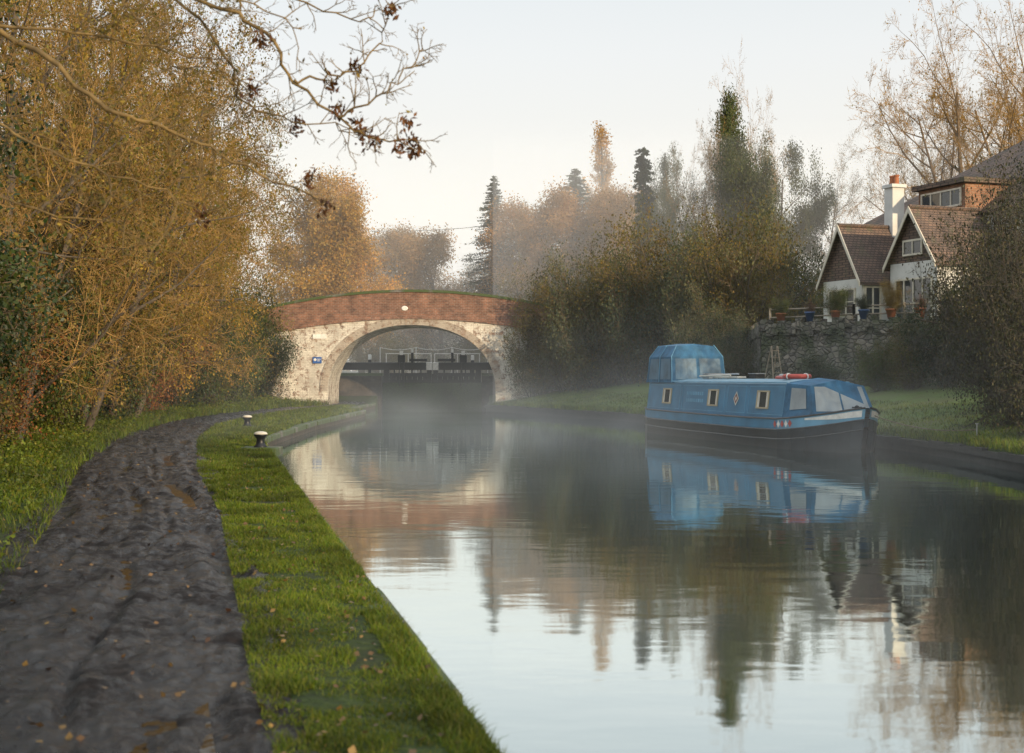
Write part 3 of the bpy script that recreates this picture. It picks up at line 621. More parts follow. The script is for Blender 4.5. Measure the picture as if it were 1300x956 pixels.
for i in range(nn):
    t0=math.pi*(i+.04)/nn; t1=math.pi*(i+.96)/nn; q=[]
    for t in (t0,t1):
        x,z,nx,nz=apn(t)
        q.append(((x+nx*.01,z+nz*.01),(x+nx*.40,z+nz*.40)))
    (a,b1),(c,d)=q; y0=-.045+random.uniform(-.006,.006)
    b.add([(a[0],y0,a[1]),(c[0],y0,c[1]),(d[0],y0,d[1]),(b1[0],y0,b1[1]),(a[0],.02,a[1]),(c[0],.02,c[1]),(d[0],.02,d[1]),(b1[0],.02,b1[1])],[(0,1,2,3),(0,4,5,1),(3,2,6,7),(0,3,7,4),(1,5,6,2)])
obj('arch_ring',b.mesh('arch_ring',ring_brick),br)
b=B(); b.box(-5.0,-4.55,-.06,-.047,2.42,2.74)
s=obj('notice_plate',b.mesh('notice_plate',sign_m),br); s["label"]='small blue waterway notice with white emblem'
b=B(); b.lathe([(.07,0),(.07,.004)],16); V=[(-4.88+v[0],-.062-v[2],2.60+v[1]) for v in b.V]
obj('emblem',mk('emblem',V,b.F,white_m),s)
for k in range(2):
    b=B(); b.box(-4.77,-4.6-.04*k,-.066,-.061,2.61-.08*k,2.64-.08*k); obj('emblem_bar',b.mesh('emblem2',white_m),s)
b=B(); b.box(-5.0,-4.3,-.04,-.003,3.66,3.9); s=obj('notice_plate',b.mesh('notice_plate2',white_m),br); s["label"]='white painted plate high on the abutment'
b=B(); b.lathe([(.12,0),(.12,.03),(.09,.045)],24); V=[(-.35+v[0]*1.35,-.012-v[2],5.2+v[1]) for v in b.V]
s=obj('number_plaque',mk('number_plaque',V,b.F,white_m),br); s["label"]='oval white bridge number plaque on parapet'
# lock beyond
lk=top('lock_chamber','dark brick lock walls seen through the bridge arch','lock',(0,0,0))
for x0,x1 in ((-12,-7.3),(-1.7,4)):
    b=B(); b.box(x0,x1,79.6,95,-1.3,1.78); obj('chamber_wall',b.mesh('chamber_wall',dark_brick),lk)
    b=B(); b.box(x0,x1+(.05 if x0<-5 else 0),79.5,80.3,1.785,1.95,0,.02); obj('coping',b.mesh('lock_coping',coping_m),lk)
for sgn,px in ((1,-7.3),(-1,-1.7)):
    g=top('lock_gate','black timber lock gate with white-ended balance beam','lock gate',(px,80.6,0),0,'pair of lock gates')
    b=B()
    for k in range(9): x=.15+k*.3; b.box(*sorted((sgn*x,sgn*(x+.28))),-.06+.04*x,.02+.04*x,-1.2,1.9)
    for z in (-.2,.6,1.35): b.box(*sorted((sgn*.1,sgn*2.8)),-.16,-.07,z,z+.22)
    obj('gate_leaf',b.mesh('gate_leaf',wood_m),g)
    b=B(); b.box(*sorted((-sgn*2.6,sgn*2.45)),-.2,.16,2.12,2.55,0,.03); b.box(*sorted((sgn*.05,sgn*.35)),-.2,.15,-1.2,2.12); b.box(*sorted((sgn*2.5,sgn*2.75)),-.2,.15,-1.2,2.12); b.box(*sorted((sgn*.36,sgn*2.49)),-.12,.1,1.75,1.95)
    for k in range(4): b.box(*sorted((sgn*(.6+.5*k),sgn*(.68+.5*k))),-.1,-.02,1.95,2.12)
    obj('balance_beam',b.mesh('balance_beam',black_m),g)
    for a0,a1 in ((-2.6,-3.15),(2.452,2.78)):
        b=B(); b.box(*sorted((sgn*a0,sgn*a1)),-.205,.165,2.115,2.555,0,.03); obj('beam_end',b.mesh('beam_end',white_m),g)
    b=B()
    for x in (.9,1.15): b.box(*sorted((sgn*x,sgn*(x+.06))),-.3,-.24,1.2,3.0)
    b.box(*sorted((sgn*.85,sgn*1.26)),-.33,-.2,2.55,2.95); b.box(*sorted((sgn*1.5,sgn*2.5)),-.3,-.2,2.6,2.75); b.box(*sorted((sgn*1.6,sgn*1.74)),-.3,-.2,2.5,3.3); obj('paddle_gear',b.mesh('paddle_gear',black_m),g)
    for a0,a1,z0,z1 in ((.95,1.16,2.97,3.2),(1.6,1.74,3.1,3.3)):
        b=B(); b.box(*sorted((sgn*a0,sgn*a1)),-.345,-.335,z0,z1); obj('gear_marker',b.mesh('gear_marker',white_m),g)
    b=B(); b.tube([(sgn*.1,.3,3.05),(sgn*2.7,.3,3.05)],.025)
    for x in (.15,1.4,2.7): b.tube([(sgn*x,.3,1.9),(sgn*x,.3,3.05)],.025)
    obj('handrail',b.mesh('handrail',white_m),g)
for x,y,h in [(-8.4,84,1.3),(-6.6,86,1.2),(-2.3,83,1.25),(-.4,85,1.2)]:
    p=top('white_post','short white-topped lockside post','post',(x,y,1.75),0,'lockside posts'); b=B(); b.box(-.09,.09,-.09,.09,0,h-.3,0,.02); obj('shaft',b.mesh('shaft',black_m),p)
    b=B(); b.box(-.095,.095,-.095,.095,h-.3,h,0,.03); obj('cap',b.mesh('cap',white_m),p)
ch=B(); P=[]
for i in range(25):
    t=i/24; P.append((-7.6+6.2*t,82,3.42-.14*abs(math.sin(t*math.pi*3))))
ch.tube(P,.02)
for t in (0,1/3,2/3,1): x=-7.6+6.2*t; ch.tube([(x,82,1.7),(x,82,3.45)],.028)
o=top('railing','white chain railing beside the lock','railing',(0,0,0)); obj('rail',ch.mesh('rail',white_m),o)
for x,y,H in ((-8.6,96,3.6),(-5.4,99,3.2),(-2,97,3.8),(1,99,4)):
    plant('far_shrub',b_grey,x,y,H,'misty grey-green shrub beyond the lock','shrub',R=2.3,group='shrubs beyond the lock')
# ------------------------------------------------------------ bollards
for i,(x,y) in enumerate([(-5.02,28.4),(-7.5,40.3)]):
    o=top('mooring_bollard','short black iron bollard with pale cap on a stone slab','bollard',(x,y,.33),0,'mooring bollards')
    if i==0:
        b=B(); b.lathe([(.14,0),(.135,.03),(.09,.07),(.08,.17),(.11,.215),(.135,.245),(.135,.265)],24); m1=b.mesh('bollard_post',black_m,True)
        b=B(); b.lathe([(.137,.266),(.137,.28),(.11,.31),(.05,.325),(.01,.328)],24); m2=b.mesh('bollard_cap',cream_m,True)
        b=B(); b.box(-.38,.38,-.42,.42,-.14,.012,0,.02); m3=b.mesh('bollard_base',coping_m)
    obj('post',m1,o); obj('cap',m2,o); obj('base_slab',m3,o)
# ------------------------------------------------------------ narrowboat
nb=top('narrowboat','blue and black narrowboat with canvas hood moored at the bank','boat',(5.0,45.3,0),math.atan2(-.974,.226))
S=[(-.0,.45,.80),(.12,.72,.79),(.4,.93,.77),(.9,1.03,.74),(3,1.03,.72),(6,1.03,.71),(9,1.03,.71),(10.8,1.03,.73),(11.5,1.0,.77),(12.1,.90,.82),(12.6,.72,.88),(13.0,.51,.94),(13.3,.29,1.0),(13.5,.06,1.04)]
V=[];F=[];M=[]
for s_,w_,g_ in S:
    fb=max(0,(s_-11)/2.5); so=-.45*fb*fb
    for sd in (-1,1):
        V+=[(s_+so*1.0,sd*w_*(1-.25*fb),-.45),(s_+so*.5,sd*w_*(1-.1*fb),.1),(s_+so*.15,sd*w_*(1-.03*fb),g_-.27),(s_,sd*w_,g_)]
for i in range(len(S)-1):
    for sd in (0,4):
        a=8*i+sd; c=a+8
        for k in range(3):
            f=(a+k,c+k,c+k+1,a+k+1); F.append(f if sd==0 else f[::-1]); M.append((2 if S[i][0]>10.5 else 1) if k==2 else 0)
    a=8*i;c=a+8; F.append((a+3,c+3,c+7,a+7)); M.append(2)
F.append((0,3,7,4)); M.append(0); F.append((0,1,2,3)); M.append(0)
obj('hull',mk('hull',V,F,[hullb_m,blue_m,blue2_m],False,M),nb)
for sd in (-1,1):
    for dz,r in ((-.27,.022),(.0,.026),(-.50,.02)):
        b=B(); b.tube([(s_ + (-.45*max(0,(s_-11)/2.5)**2*(.3 if dz<-.3 else .15 if dz<0 else 0)),sd*(w_+.004)*(1-(.05 if dz<-.3 else .03 if dz<0 else 0)*max(0,(s_-11)/2.5)),g_+dz) for s_,w_,g_ in S],r,6)
        obj('rubbing_strake',b.mesh('strake',black_m),nb)
def bowpt(s_,sd,z,o=.006):
    ss_=[q[0] for q in S]; w_=np.interp(s_,ss_,[q[1] for q in S]); g_=np.interp(s_,ss_,[q[2] for q in S]); fb=max(0,(s_-11)/2.5)
    return (s_-.45*fb*fb*.15*(-z/.27),sd*(w_*(1-.03*fb*(-z/.27))+o),g_+z)
for sd in (-1,1):
    bw=B()
    for s0,s1,q0,q1 in ((12.1,12.6,.09,.13),(12.6,13.0,.13,.17),(13.0,13.3,.17,.19),(13.3,13.46,.19,.2)):
        bw.quad(bowpt(s0,sd,-q0,.012),bowpt(s1,sd,-q1,.012),bowpt(s1,sd,-.05,.012),bowpt(s0,sd,-.05,.012))
    obj('bow_flash',bw.mesh('bow_flash',white_m),nb)
    for k in range(5):
        b=B(); s0=10.6+k*.2; b.add([bowpt(s0,sd,-.14,.012),bowpt(s0+.09,sd,-.23,.012),bowpt(s0+.18,sd,-.14,.012),bowpt(s0+.09,sd,-.04,.012)],[(0,1,2,3)])
        obj('bow_diamond',b.mesh('bow_diamond',white_m if k%2 else red_m),nb)
c0,c1=.45,10.9
prof=[(-.90,.70),(-.80,1.56),(-.72,1.62),(-.36,1.67),(0,1.69),(.36,1.67),(.72,1.62),(.80,1.56),(.90,.70)]
V=[(c0,y,z) for y,z in prof]+[(c1,y,z) for y,z in prof]; k=len(prof); F=[];M=[]
for i in range(k-1): F.append((i,i+1,k+i+1,k+i)); M.append(0 if i in (0,k-2) else 1)
F+= [tuple(range(k-1,-1,-1)),tuple(range(k,2*k))]; M+=[0,0]
obj('cabin',mk('cabin',V,F,[blue_m,roofb_m],False,M),nb)
def side(s_,z,o=0,sd=-1):
    t=(z-.70)/.86; return (s_,sd*(.90-.10*t+o),z)
def sidebox(b,s0,s1,z0,z1,o0,o1,m=0,sd=-1):
    A=[side(s0,z0,o0,sd),side(s1,z0,o0,sd),side(s1,z1,o0,sd),side(s0,z1,o0,sd),side(s0,z0,o1,sd),side(s1,z0,o1,sd),side(s1,z1,o1,sd),side(s0,z1,o1,sd)]
    b.add(A,[(4,5,6,7),(0,1,5,4),(1,2,6,5),(2,3,7,6),(3,0,4,7)],m)
for sd in (-1,1):
    b=B(); b.tube([(c0,sd*.815,1.605),(c1,sd*.815,1.605)],.022); obj('grab_rail',b.mesh('boat_rail',blue2_m),nb)
b=B()
for sd in (-1,1):
    for s0,s1 in ((.6,3.4),(3.6,6.9),(7.1,8.4),(8.6,10.8)):
        for (a0,a1,z0,z1) in ((s0,s1,.80,.815),(s0,s1,1.49,1.505),(s0,s0+.015,.815,1.49),(s1-.015,s1,.815,1.49)): sidebox(b,a0,a1,z0,z1,.001,.007,0,sd)
obj('coach_line',b.mesh('coach_line',blue2_m),nb)
for s0 in (1.9,5.7,9.15):
    for sd in (-1,1):
        b=B(); s1=s0+.76; z0,z1=.94,1.40; f_=.04
        for a0,a1,q0,q1 in ((s0,s1,z0,z0+f_),(s0,s1,z1-f_,z1),(s0,s0+f_,z0+f_,z1-f_),(s1-f_,s1,z0+f_,z1-f_)): sidebox(b,a0,a1,q0,q1,.001,.03,0,sd)
        w_=obj('window',b.mesh('boat_window',brass_m),nb)
        b=B(); sidebox(b,s0+f_,s1-f_,z0+f_,z1-f_,.001,.012,0,sd); sidebox(b,s0+f_,s0+.17,z0+f_,z1-f_,.001,.016,1,sd); sidebox(b,s1-.17,s1-f_,z0+f_,z1-f_,.001,.016,1,sd)
        obj('pane',b.mesh('boat_pane',[glass_m,cream_m]),w_)
b=B()
for q,m_ in ((.19,0),(.14,1),(.07,0)):
    o_=.008+.004*(3-q*10)
    b.add([side(7.75-q*1.0,1.17,o_),side(7.75,1.17-q,o_),side(7.75+q*1.0,1.17,o_),side(7.75,1.17+q,o_)],[(0,1,2,3)],m_)
obj('diamond_emblem',b.mesh('diamond_emblem',[cream_m,dred_m]),nb)
for r_ in range(2):
    b=B(); s_=3.95
    while s_<5.3:
        w_=random.uniform(.05,.13); sidebox(b,s_,s_+w_,1.22-.2*r_,1.32-.2*r_,.001,.008); s_+=w_+.05
    obj('lettering',b.mesh('lettering',blue2_m),nb)
bot=[(.35,-.84,1.57),(2.70,-.84,1.57),(2.70,.84,1.57),(.35,.84,1.57)]
mid=[(.52,-.80,2.35),(2.55,-.80,2.35),(2.55,.80,2.35),(.52,.80,2.35)]
tp=[(.72,-.58,2.70),(2.38,-.58,2.67),(2.38,.58,2.67),(.72,.58,2.70)]
rg=[(.85,0,2.77),(2.3,0,2.74)]
V=bot+mid+tp+rg; F=[]
for a in (0,4):
    for i in range(4): j=(i+1)%4; F.append((a+i,a+j,a+4+j,a+4+i))
F+=[(8,9,13,12),(9,10,13),(10,11,12,13),(11,8,12)]
hood=obj('stern_hood',mk('stern_hood',V,F,canvas_m),nb)
for q in ([bot[0],bot[1],mid[1],mid[0]],[bot[1],bot[2],mid[2],mid[1]],[bot[2],bot[3],mid[3],mid[2]]):
    a,b_,c,d=[Vector(p) for p in q]
    for t0,t1 in ((.06,.47),(.53,.94)):
        qq=[a.lerp(b_,t0).lerp(d.lerp(c,t0),.12),a.lerp(b_,t1).lerp(d.lerp(c,t1),.12),a.lerp(b_,t1).lerp(d.lerp(c,t1),.92),a.lerp(b_,t0).lerp(d.lerp(c,t0),.92)]
        nn_=(qq[1]-qq[0]).cross(qq[2]-qq[0]).normalized(); qq=[p+nn_*.012 for p in qq]
        obj('hood_window',mk('hood_window',qq,[(0,1,2,3)],hoodwin_m),hood)
for s_a,s_b in ((.52,.72),(1.5,1.5),(2.55,2.38)):
    for sd in (-1,1):
        b=B(); b.tube([(s_a+(0 if s_a==1.5 else (-.17 if s_a<1 else .15)),sd*.855,1.57),(s_a,sd*.815,2.35),(s_b,sd*.59,2.70)],.014,5)
        obj('hood_seam',b.mesh('hood_seam',blue2_m),hood)
A=[(10.9,-.95,.74),(10.9,-.82,1.585),(10.9,0,1.72),(10.9,.82,1.585),(10.9,.95,.74)]
Bq=[(12.30,-.80,.86),(11.95,-.68,1.53),(11.93,0,1.67),(11.95,.68,1.53),(12.30,.80,.86)]
V=A+Bq; F=[(i,i+5,i+6,i+1) for i in range(4)]+[(5,9,8,7,6)]
cr=obj('bow_cover',mk('bow_cover',V,F,canvas_m),nb)
def win(q):
    q=[Vector(p) for p in q]; n_=(q[1]-q[0]).cross(q[2]-q[0]).normalized(); c=sum(q,Vector())/4
    if n_.dot(c-Vector((11.2,0,1.1)))<0: n_=-n_
    obj('cover_window',mk('cover_window',[p+n_*.014 for p in q],[(0,1,2,3)],clear_m),cr)
L=lambda a,b_,t:Vector(a).lerp(Vector(b_),t)
for sd in (0,1):
    a0,a1,b0,b1=(A[0],A[1],Bq[0],Bq[1]) if sd==0 else (A[4],A[3],Bq[4],Bq[3])
    f=lambda u,v:L(L(a0,b0,u),L(a1,b1,u),v)
    win([f(.25,.22),f(.82,.22),f(.82,.88),f(.25,.88)])
q0,q1,q2,q3=Vector(Bq[0]),Vector(Bq[4]),Vector(Bq[3]),Vector(Bq[1])
f2=lambda u,v:L(L(q0,q1,u),L(q3,q2,u),v)
for u0,u1 in ((.06,.485),(.515,.94)): win([f2(u0,.10),f2(u1,.10),f2(u1,.96),f2(u0,.96)])
b=B(); b.lathe([(.05,0),(.05,.14),(.02,.16)],10,(12.95,0,.93)); b.tube([(12.95,-.12,1.04),(12.95,.12,1.04)],.02); obj('bow_bitt',b.mesh('bow_bitt',black_m),nb)
for s_ in (4.2,8.2):
    b=B(); b.lathe([(.04,0),(.04,.07),(.10,.08),(.09,.12),(.02,.15)],14,(s_,.25,1.67)); obj('roof_vent',b.mesh('roof_vent',steel_m,True),nb)
def onboat(name,label,cat,s_,y,z,rz=0):
    R=math.atan2(-.974,.226); c,s2=math.cos(R),math.sin(R)
    return top(name,label,cat,(5.0+c*s_-s2*y,45.3+s2*s_+c*y,z-.04),R+rz)
o=onboat('lifebuoy','red lifebuoy lying flat on the boat roof','lifebuoy',9.9,-.1,1.79)
V=[];F=[];R_,r_=.30,.065
for i in range(28):
    for k in range(10):
        a=i/28*6.283;t=k/10*6.283; V.append(((R_+r_*math.cos(t))*math.cos(a),(R_+r_*math.cos(t))*math.sin(a),r_*math.sin(t)))
        F.append((i*10+k,((i+1)%28)*10+k,((i+1)%28)*10+(k+1)%10,i*10+(k+1)%10))
obj('ring',mk('ring',V,F,red_m,True),o)
for k in range(4):
    b=B(); a=k*1.571+.4; P=[((R_+.07*math.cos(t))*math.cos(a),(R_+.07*math.cos(t))*math.sin(a),.07*math.sin(t)) for t in np.linspace(0,6.28,10)]; b.tube(P,.018); obj('grab_band',b.mesh('grab_band',white_m),o)
o=onboat('canvas_bag','folded red canvas cover lying on the boat roof','cover',9.0,.1,1.73); b=B(); b.box(-.45,.45,-.22,.22,0,.08,0,.04); obj('cloth',b.mesh('cloth',red_m),o)
for k,(s_,y,L_,m_,nm,lb) in enumerate([(4.9,-.35,2.6,cream_m,'boat_pole','pale wooden pole lying along the boat roof'),(5.2,-.22,2.2,steel_m,'boat_pole','metal pole lying along the boat roof')]):
    o=onboat(nm,lb,'pole',s_,y,1.80+.03*k,.05*k-.03); b=B(); b.tube([(-L_/2,0,0),(0,0,.015),(L_/2,0,0.03)],.024,8); obj('shaft',b.mesh('pole',m_),o)
o=onboat('gangplank','pale wooden gangplank lying on the boat roof','plank',4.6,.1,1.75,.04); b=B(); b.box(-1.1,1.1,-.14,.14,0,.045,0,.01); obj('board',b.mesh('board',cream_m),o)
for s_,y in ((3.5,.2),(3.9,-.1),(6.4,.3)):
    o=onboat('roof_box','small storage crate on the boat roof','crate',s_,y,1.73,.1); b=B(); b.box(-.2,.2,-.15,.15,0,.13,0,.02); obj('body',b.mesh('crate_body',wood_m if y>0 else clear_m),o); b=B(); b.box(-.21,.21,-.16,.16,.131,.15); obj('lid',b.mesh('crate_lid',steel_m),o)
o=top('mooring_rope','slack mooring rope from the bow to the bank','rope',(0,0,0)); b=B()
P=[]; a=Vector((7.93,32.69,1.02)); c=Vector((10.1,30.9,.6))
for i in range(13): t=i/12; q=a.lerp(c,t); q.z-=.32*4*t*(1-t)*.6; P.append(q)
b.tube(P,.014,6); obj('strand',b.mesh('strand',rope_m),o)
o=top('mooring_pin','steel mooring pin driven into the grass bank','pin',(10.1,30.9,gz(10.1,30.9))); b=B(); b.lathe([(.015,-.1),(.015,.25),(.035,.26),(.035,.28)],10); obj('spike',b.mesh('spike',steel_m),o)
# ------------------------------------------------------------ terrace and wall
TZ=3.45
W=[(10.6,64),(8.9,50.5),(11.2,47.6),(14.0,45.4),(19,43.2),(27,42)]
b=B()
for i,((x0,y0),(x1,y1)) in enumerate(zip(W[:-1],W[1:])):
    d=Vector((x1-x0,y1-y0)).normalized(); nn_=Vector((d.y,-d.x)); nn_= nn_ if nn_.dot(Vector((-.5,-1)))>0 else -nn_
    Ls=Vector((x1-x0,y1-y0)).length
    ns=max(2,int(Ls/.25)); nz=12
    base=len(b.V)
    for j in range(ns+1):
        for q in range(nz+1):
            t=j/ns; x=x0+(x1-x0)*t; y=y0+(y1-y0)*t; z=.2+(TZ-.2+.12)*q/nz
            o_=.10*noise.noise(Vector((x*2.2,y*2.2,z*3)))+.12*(1-q/nz)
            zt_=.10*noise.noise(Vector((x*1.8,y*1.8,0))) if q==nz else 0
            b.V.append((x+nn_.x*o_,y+nn_.y*o_,z+zt_))
    for j in range(ns):
        for q in range(nz): a=base+j*(nz+1)+q; b.F.append((a,a+nz+1,a+nz+2,a+1)); b.M.append(0)
    for j in range(ns):
        t0,t1=j/ns,(j+1)/ns
        X0,Y0=x0+(x1-x0)*t0,y0+(y1-y0)*t0; X1,Y1=x0+(x1-x0)*t1,y0+(y1-y0)*t1; zz=TZ+.08+random.uniform(0,.12)+(.16 if j%3==0 else 0)
        b.add([(X0+nn_.x*.12,Y0+nn_.y*.12,zz),(X1+nn_.x*.12,Y1+nn_.y*.12,zz),(X1-nn_.x*.3,Y1-nn_.y*.3,zz),(X0-nn_.x*.3,Y0-nn_.y*.3,zz),(X0+nn_.x*.12,Y0+nn_.y*.12,zz-.4),(X1+nn_.x*.12,Y1+nn_.y*.12,zz-.4),(X1-nn_.x*.3,Y1-nn_.y*.3,zz-.4),(X0-nn_.x*.3,Y0-nn_.y*.3,zz-.4)],[(0,1,2,3),(0,4,5,1),(2,6,7,3),(0,3,7,4),(1,5,6,2)])
o=top('garden_wall','rough stone retaining wall holding up the house garden','wall',(0,0,0)); obj('stonework',b.mesh('stonework',rubble_m),o)
V=[(x,y,TZ) for x,y in W]+[(27,75,TZ),(11.5,75,TZ)]; Vb=[(x,y,.2) for x,y,z in V]; k=len(V)
V=[(x+.06,y+.1,z) for x,y,z in V]
meta(obj('garden_terrace',mk('garden_terrace',V+Vb,[tuple(range(k))]+[(k+i,k+(i+1)%k,(i+1)%k,i) for i in range(k)],[lawn_m])),kind='structure')
o=top('garden_railing','low weathered timber railing along the terrace edge','railing',(0,0,0)); b=B()
for (x0,y0),(x1,y1) in zip(W[1:4],W[2:5]):
    Ls=math.hypot(x1-x0,y1-y0); k=int(Ls/1.3)
    for j in range(k+1):
        t=j/k; x,y=x0+(x1-x0)*t+.35,y0+(y1-y0)*t+.45; b.box(x-.04,x+.04,y-.04,y+.04,TZ-.05,TZ+.75)
    for z in (.4,.68): b.tube([(x0+.35,y0+.45,TZ+z),(x1+.35,y1+.45,TZ+z)],.03)
obj('rail',b.mesh('garden_rail',ladwood),o)
for t,seg,m_,pp,H in [(.2,1,terra_m,b_green,.6),(.55,1,bluepot_m,b_rust,.5),(.85,1,terra_m,b_green,.9),(.15,2,bluepot_m,b_ivy,.6),(.42,2,terra_m,b_och,1.0),(.7,2,terra_m,b_rust,.5),(.95,2,bluepot_m,b_green,.8)]:
    (x0,y0),(x1,y1)=W[seg],W[seg+1]; x=x0+(x1-x0)*t+.1; y=y0+(y1-y0)*t+.12
    o=top('potted_plant',('terracotta' if m_ is terra_m else 'blue glazed')+' pot with leafy plant on the garden wall','plant pot',(x,y,TZ+.2),0,'pots on the garden wall')
    b=B(); b.lathe([(.11,0),(.17,.28),(.19,.28),(.19,.33),(.16,.33),(.15,.29)],18); obj('pot',b.mesh('pot',m_,True),o)
    q=obj('foliage',pp[1],o,(0,0,.28)); q.scale=(H/pp[2]*.7,)*2+(H/pp[2],)
o=top('ladder','pale wooden stepladder standing against the stone wall','ladder',(9.15,48.6,gz(9.1,48.6)),.5,scale=.8); b=B()
for sgn in (-1,1): b.tube([(sgn*.3,0,0),(sgn*.16,.35,2.3)],.03)
obj('rail',b.mesh('ladder_rail',ladwood),o); b=B()
for k in range(7): t=(k+.6)/7.2; b.box(-.3+.14*t,.3-.14*t,.35*t-.05,.35*t+.03,2.3*t-.015,2.3*t+.015)
obj('tread',b.mesh('tread',ladwood),o); b=B()
for sgn in (-1,1): b.tube([(sgn*.28,.95,0),(sgn*.15,.38,2.3)],.024)
obj('back_stay',b.mesh('back_stay',ladwood),o)
# ------------------------------------------------------------ house
hs=top('house','white rendered house with steep brown tiled gables','house',(13.05,56.2,TZ),math.radians(20))
def gable(x0,x1,yc,hw,ez,rz_,ov=.2):
    b=B(); b.box(x0,x1,yc-hw,yc+hw,0,ez); obj('wall',b.mesh('wall',render_m),hs)
    b=B(); sl=(rz_-ez)/hw
    b.add([(x0,yc-hw,ez+.002),(x0,yc+hw,ez+.002),(x0,yc,rz_-.05)],[(0,2,1)]); obj('gable_wall',b.mesh('gable_wall',tile_m),hs)
    b=B(); t=.12; e=hw+.18; ze=ez-.18*sl
    for s_ in (-1,1):
        b.add([(x0-ov,yc+s_*e,ze),(x1,yc+s_*e,ze),(x1,yc,rz_),(x0-ov,yc,rz_),(x0-ov,yc+s_*e,ze+t),(x1,yc+s_*e,ze+t),(x1,yc,rz_+t),(x0-ov,yc,rz_+t)],[(0,1,2,3),(4,7,6,5),(0,4,5,1),(0,3,7,4),(1,5,6,2)])
    b.tube([(x0-ov,yc,rz_+t),(x1,yc,rz_+t)],.09,6)
    obj('roof',b.mesh('roof',tile_m),hs)
    for s_ in (-1,1):
        b=B(); b.add([(x0-ov-.04,yc+s_*e,ze-.06),(x0-ov-.04,yc,rz_-.08),(x0-ov-.04,yc,rz_+t+.03),(x0-ov-.04,yc+s_*e,ze+t+.01),(x0-ov-.003,yc+s_*e,ze-.06),(x0-ov-.003,yc,rz_-.08),(x0-ov-.003,yc,rz_+t+.03),(x0-ov-.003,yc+s_*e,ze+t+.01)],[(0,1,2,3),(4,7,6,5),(0,4,5,1),(2,6,7,3),(0,3,7,4)])
        obj('bargeboard',b.mesh('bargeboard',cream_m),hs)
gable(0,7,0,1.35,2.1,4.15)
gable(.95,8,-3.3,1.45,2.6,4.55)
b=B(); b.box(4.2,16,-6.2,5.5,0,4.6); b.box(4.1,4.2,-6.2,5.5,3.4,4.6); obj('wall',b.mesh('main_wall',render_m),hs)
R0,R1,R2,R3=(3.8,-6.6,4.55),(16.4,-6.6,4.55),(16.4,5.9,4.55),(3.8,5.9,4.55); r0,r1=(9.4,-.3,8.5),(12,-.3,8.5)
o=obj('roof',mk('main_roof',[R0,R1,R2,R3,r0,r1],[(0,1,5,4),(1,2,5),(2,3,4,5),(3,0,4),(0,3,2,1)],tile_m),hs); o["label"]='large hipped clay tile roof'
b=B(); b.box(3.3,6.6,-3.3,-.4,4.7,5.7); d=obj('dormer',b.mesh('dormer',sunlit_orange_brick),hs); d["label"]='flat-topped dormer with white windows'
b=B(); b.box(3.1,6.8,-3.5,-.2,5.705,5.9); obj('dormer_roof',b.mesh('dormer_roof',tile_m),d)
def window(par,x,y0,y1,z0,z1,ax='x',nb_=2,door=False):
    b=B(); g=B(); t=.07
    def bx(B_,a0,a1,c0,c1,o0,o1):
        if ax=='x': B_.box(x-o1,x-o0,a0,a1,c0,c1)
        else: B_.box(a0,a1,x-o1,x-o0,c0,c1)
    bx(b,y0,y1,z0,z0+t,.002,.06); bx(b,y0,y1,z1-t,z1,.002,.06); bx(b,y0,y0+t,z0+t,z1-t,.002,.06); bx(b,y1-t,y1,z0+t,z1-t,.002,.06)
    for k in range(1,nb_): c=y0+(y1-y0)*k/nb_; bx(b,c-.03,c+.03,z0+t,z1-t,.002,.055)
    if z1-z0>.8: bx(b,y0+t,y1-t,(z0+z1)/2-.02,(z0+z1)/2+.02,.002,.05)
    bx(g,y0+t,y1-t,z0+t,z1-t,.002,.02)
    w=obj('door' if door else 'window',b.mesh('frame',cream_m),par); obj('pane',g.mesh('pane',glass_m),w)
window(d,3.3,-3.1,-.6,4.85,5.55,'x',4)
window(hs,0,-.95,.95,.7,1.75,'x',3)
window(hs,.95,-4.5,-2.2,.1,2.0,'x',4,True)
window(hs,.95,-3.9,-2.7,2.85,3.45,'x',2)
window(hs,-1.35,.1,.85,.1,1.8,'y',2,True)
window(hs,-4.75,2.0,3.4,.7,1.9,'y',3)
b=B(); b.box(2.15,2.7,-.28,.28,3.4,5.85,0); b.box(2.08,2.77,-.35,.35,5.85,5.98); c_=obj('chimney',b.mesh('chimney',render_m),hs); c_["label"]='tall white chimney stack'
for y in (-.15,.15):
    b=B(); b.lathe([(.11,0),(.09,.3),(.11,.33),(.11,.38)],12,(2.42,y,5.98)); obj('chimney_pot',b.mesh('chimney_pot',terra_m),c_)
o=top('overhead_cable','thin dark overhead cable strung across the sky','cable',(0,0,0)); b=B()
P=[(-11+i*1.9,110+i*.2,13.0+ i*.30-.9*math.sin(i/10*math.pi)) for i in range(11)]
b.tube(P,.022,4); obj('wire',b.mesh('wire',black_m),o)
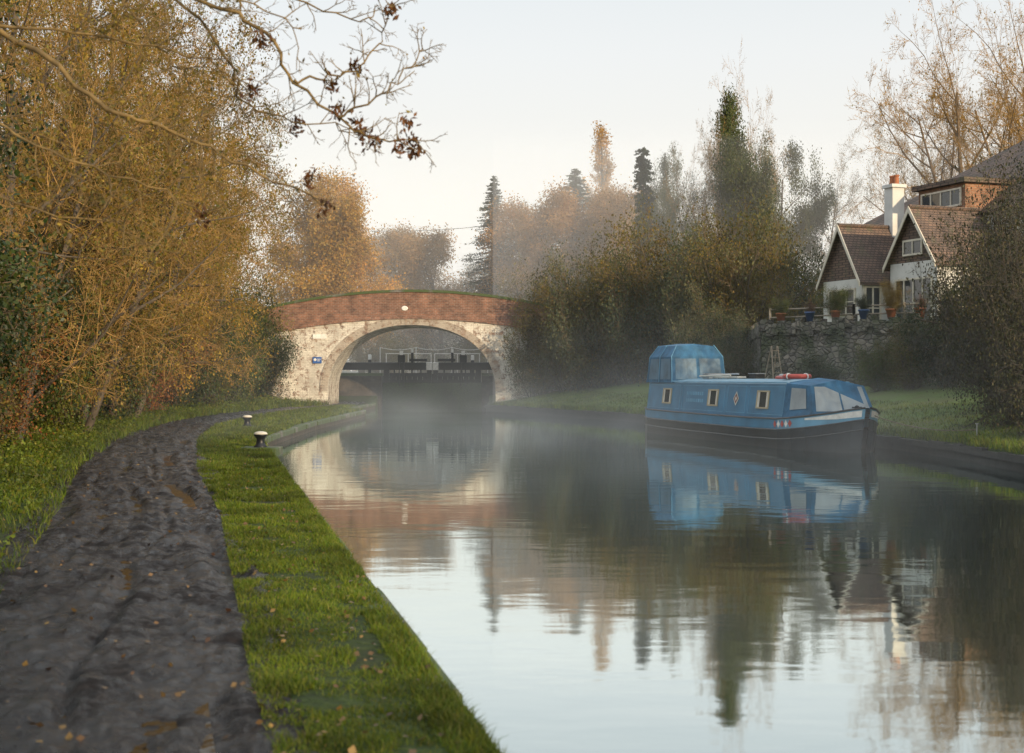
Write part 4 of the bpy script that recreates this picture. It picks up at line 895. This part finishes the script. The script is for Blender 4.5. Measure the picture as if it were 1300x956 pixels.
# ------------------------------------------------------------ mist
def mist(name,bx,dens,col=(.95,.97,1),het=False,em=.16):
    n=N(name); v=n.n('ShaderNodeVolumeScatter'); v.inputs['Color'].default_value=(*col,1); v.inputs['Anisotropy'].default_value=.1
    e=n.n('ShaderNodeEmission'); e.inputs['Color'].default_value=(*col,1); a=n.n('ShaderNodeAddShader')  # mist also glows faintly by itself, standing in for multiple scattering
    if het:
        sep=n.n('ShaderNodeSeparateXYZ'); n.l(n.co(),sep.inputs[0])
        f=n.math('POWER',2.718,n.math('MULTIPLY',sep.outputs[2],-.75))
        nz=n.ramp(n.noise(.3,2,n.map((1,.6,1.6))),[(.40,.15),(.68,1.7)])
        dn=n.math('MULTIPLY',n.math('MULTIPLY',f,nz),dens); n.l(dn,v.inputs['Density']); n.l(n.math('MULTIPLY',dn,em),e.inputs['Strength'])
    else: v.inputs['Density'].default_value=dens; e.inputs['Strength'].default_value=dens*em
    n.l(v.outputs[0],a.inputs[0]); n.l(e.outputs[0],a.inputs[1]); n.l(a.outputs[0],n.out.inputs['Volume'])
    b=B(); b.box(*bx); return meta(obj(name,b.mesh(name,n.m)),kind='structure')
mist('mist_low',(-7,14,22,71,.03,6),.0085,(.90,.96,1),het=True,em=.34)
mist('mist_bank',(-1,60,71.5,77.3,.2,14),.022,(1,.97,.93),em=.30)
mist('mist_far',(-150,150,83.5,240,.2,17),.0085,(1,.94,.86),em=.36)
# ------------------------------------------------------------ light, world, camera
el,az=math.radians(15),math.radians(143)
Sv=Vector((math.cos(el)*math.sin(az),math.cos(el)*math.cos(az),math.sin(el)))
sd=bpy.data.lights.new('sun','SUN'); sd.energy=4.7; sd.angle=math.radians(.8); sd.color=(1,.78,.50)
so=bpy.data.objects.new('sun',sd); so.rotation_euler=(-Sv).to_track_quat('-Z','Y').to_euler(); link(so)
wd=bpy.data.worlds.new('World'); scene.world=wd; wd.use_nodes=True; t=wd.node_tree; t.nodes.clear()
out=t.nodes.new('ShaderNodeOutputWorld'); bg=t.nodes.new('ShaderNodeBackground'); sky=t.nodes.new('ShaderNodeTexSky')
sky.sky_type='NISHITA'; sky.sun_disc=False; sky.sun_elevation=el; sky.sun_rotation=az; sky.air_density=1; sky.dust_density=2.5
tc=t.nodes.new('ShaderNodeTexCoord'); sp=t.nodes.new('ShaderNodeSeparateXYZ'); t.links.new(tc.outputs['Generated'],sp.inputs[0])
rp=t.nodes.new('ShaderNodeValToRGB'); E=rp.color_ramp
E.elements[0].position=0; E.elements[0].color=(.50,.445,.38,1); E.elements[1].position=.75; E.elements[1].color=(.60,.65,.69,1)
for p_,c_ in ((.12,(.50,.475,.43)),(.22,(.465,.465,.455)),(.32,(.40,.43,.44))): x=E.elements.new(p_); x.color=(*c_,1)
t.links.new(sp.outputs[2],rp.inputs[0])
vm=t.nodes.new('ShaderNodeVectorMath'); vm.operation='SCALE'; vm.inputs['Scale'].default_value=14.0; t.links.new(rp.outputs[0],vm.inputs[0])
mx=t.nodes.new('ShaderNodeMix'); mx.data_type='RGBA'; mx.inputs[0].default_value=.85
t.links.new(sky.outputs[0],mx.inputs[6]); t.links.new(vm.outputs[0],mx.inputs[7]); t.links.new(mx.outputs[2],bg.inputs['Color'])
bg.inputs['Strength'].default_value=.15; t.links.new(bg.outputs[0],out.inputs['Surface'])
cd=bpy.data.cameras.new('camera'); cd.lens=50; cd.sensor_width=36; cd.clip_end=2000; cd.clip_start=.1
cd.dof.use_dof=True; cd.dof.focus_distance=32; cd.dof.aperture_fstop=3.5
co=bpy.data.objects.new('camera',cd); co.location=(0,0,1.75); co.rotation_euler=(math.pi/2,0,0); link(co); scene.camera=co
scene.view_settings.view_transform='Standard'; scene.view_settings.look='None'; scene.view_settings.exposure=0
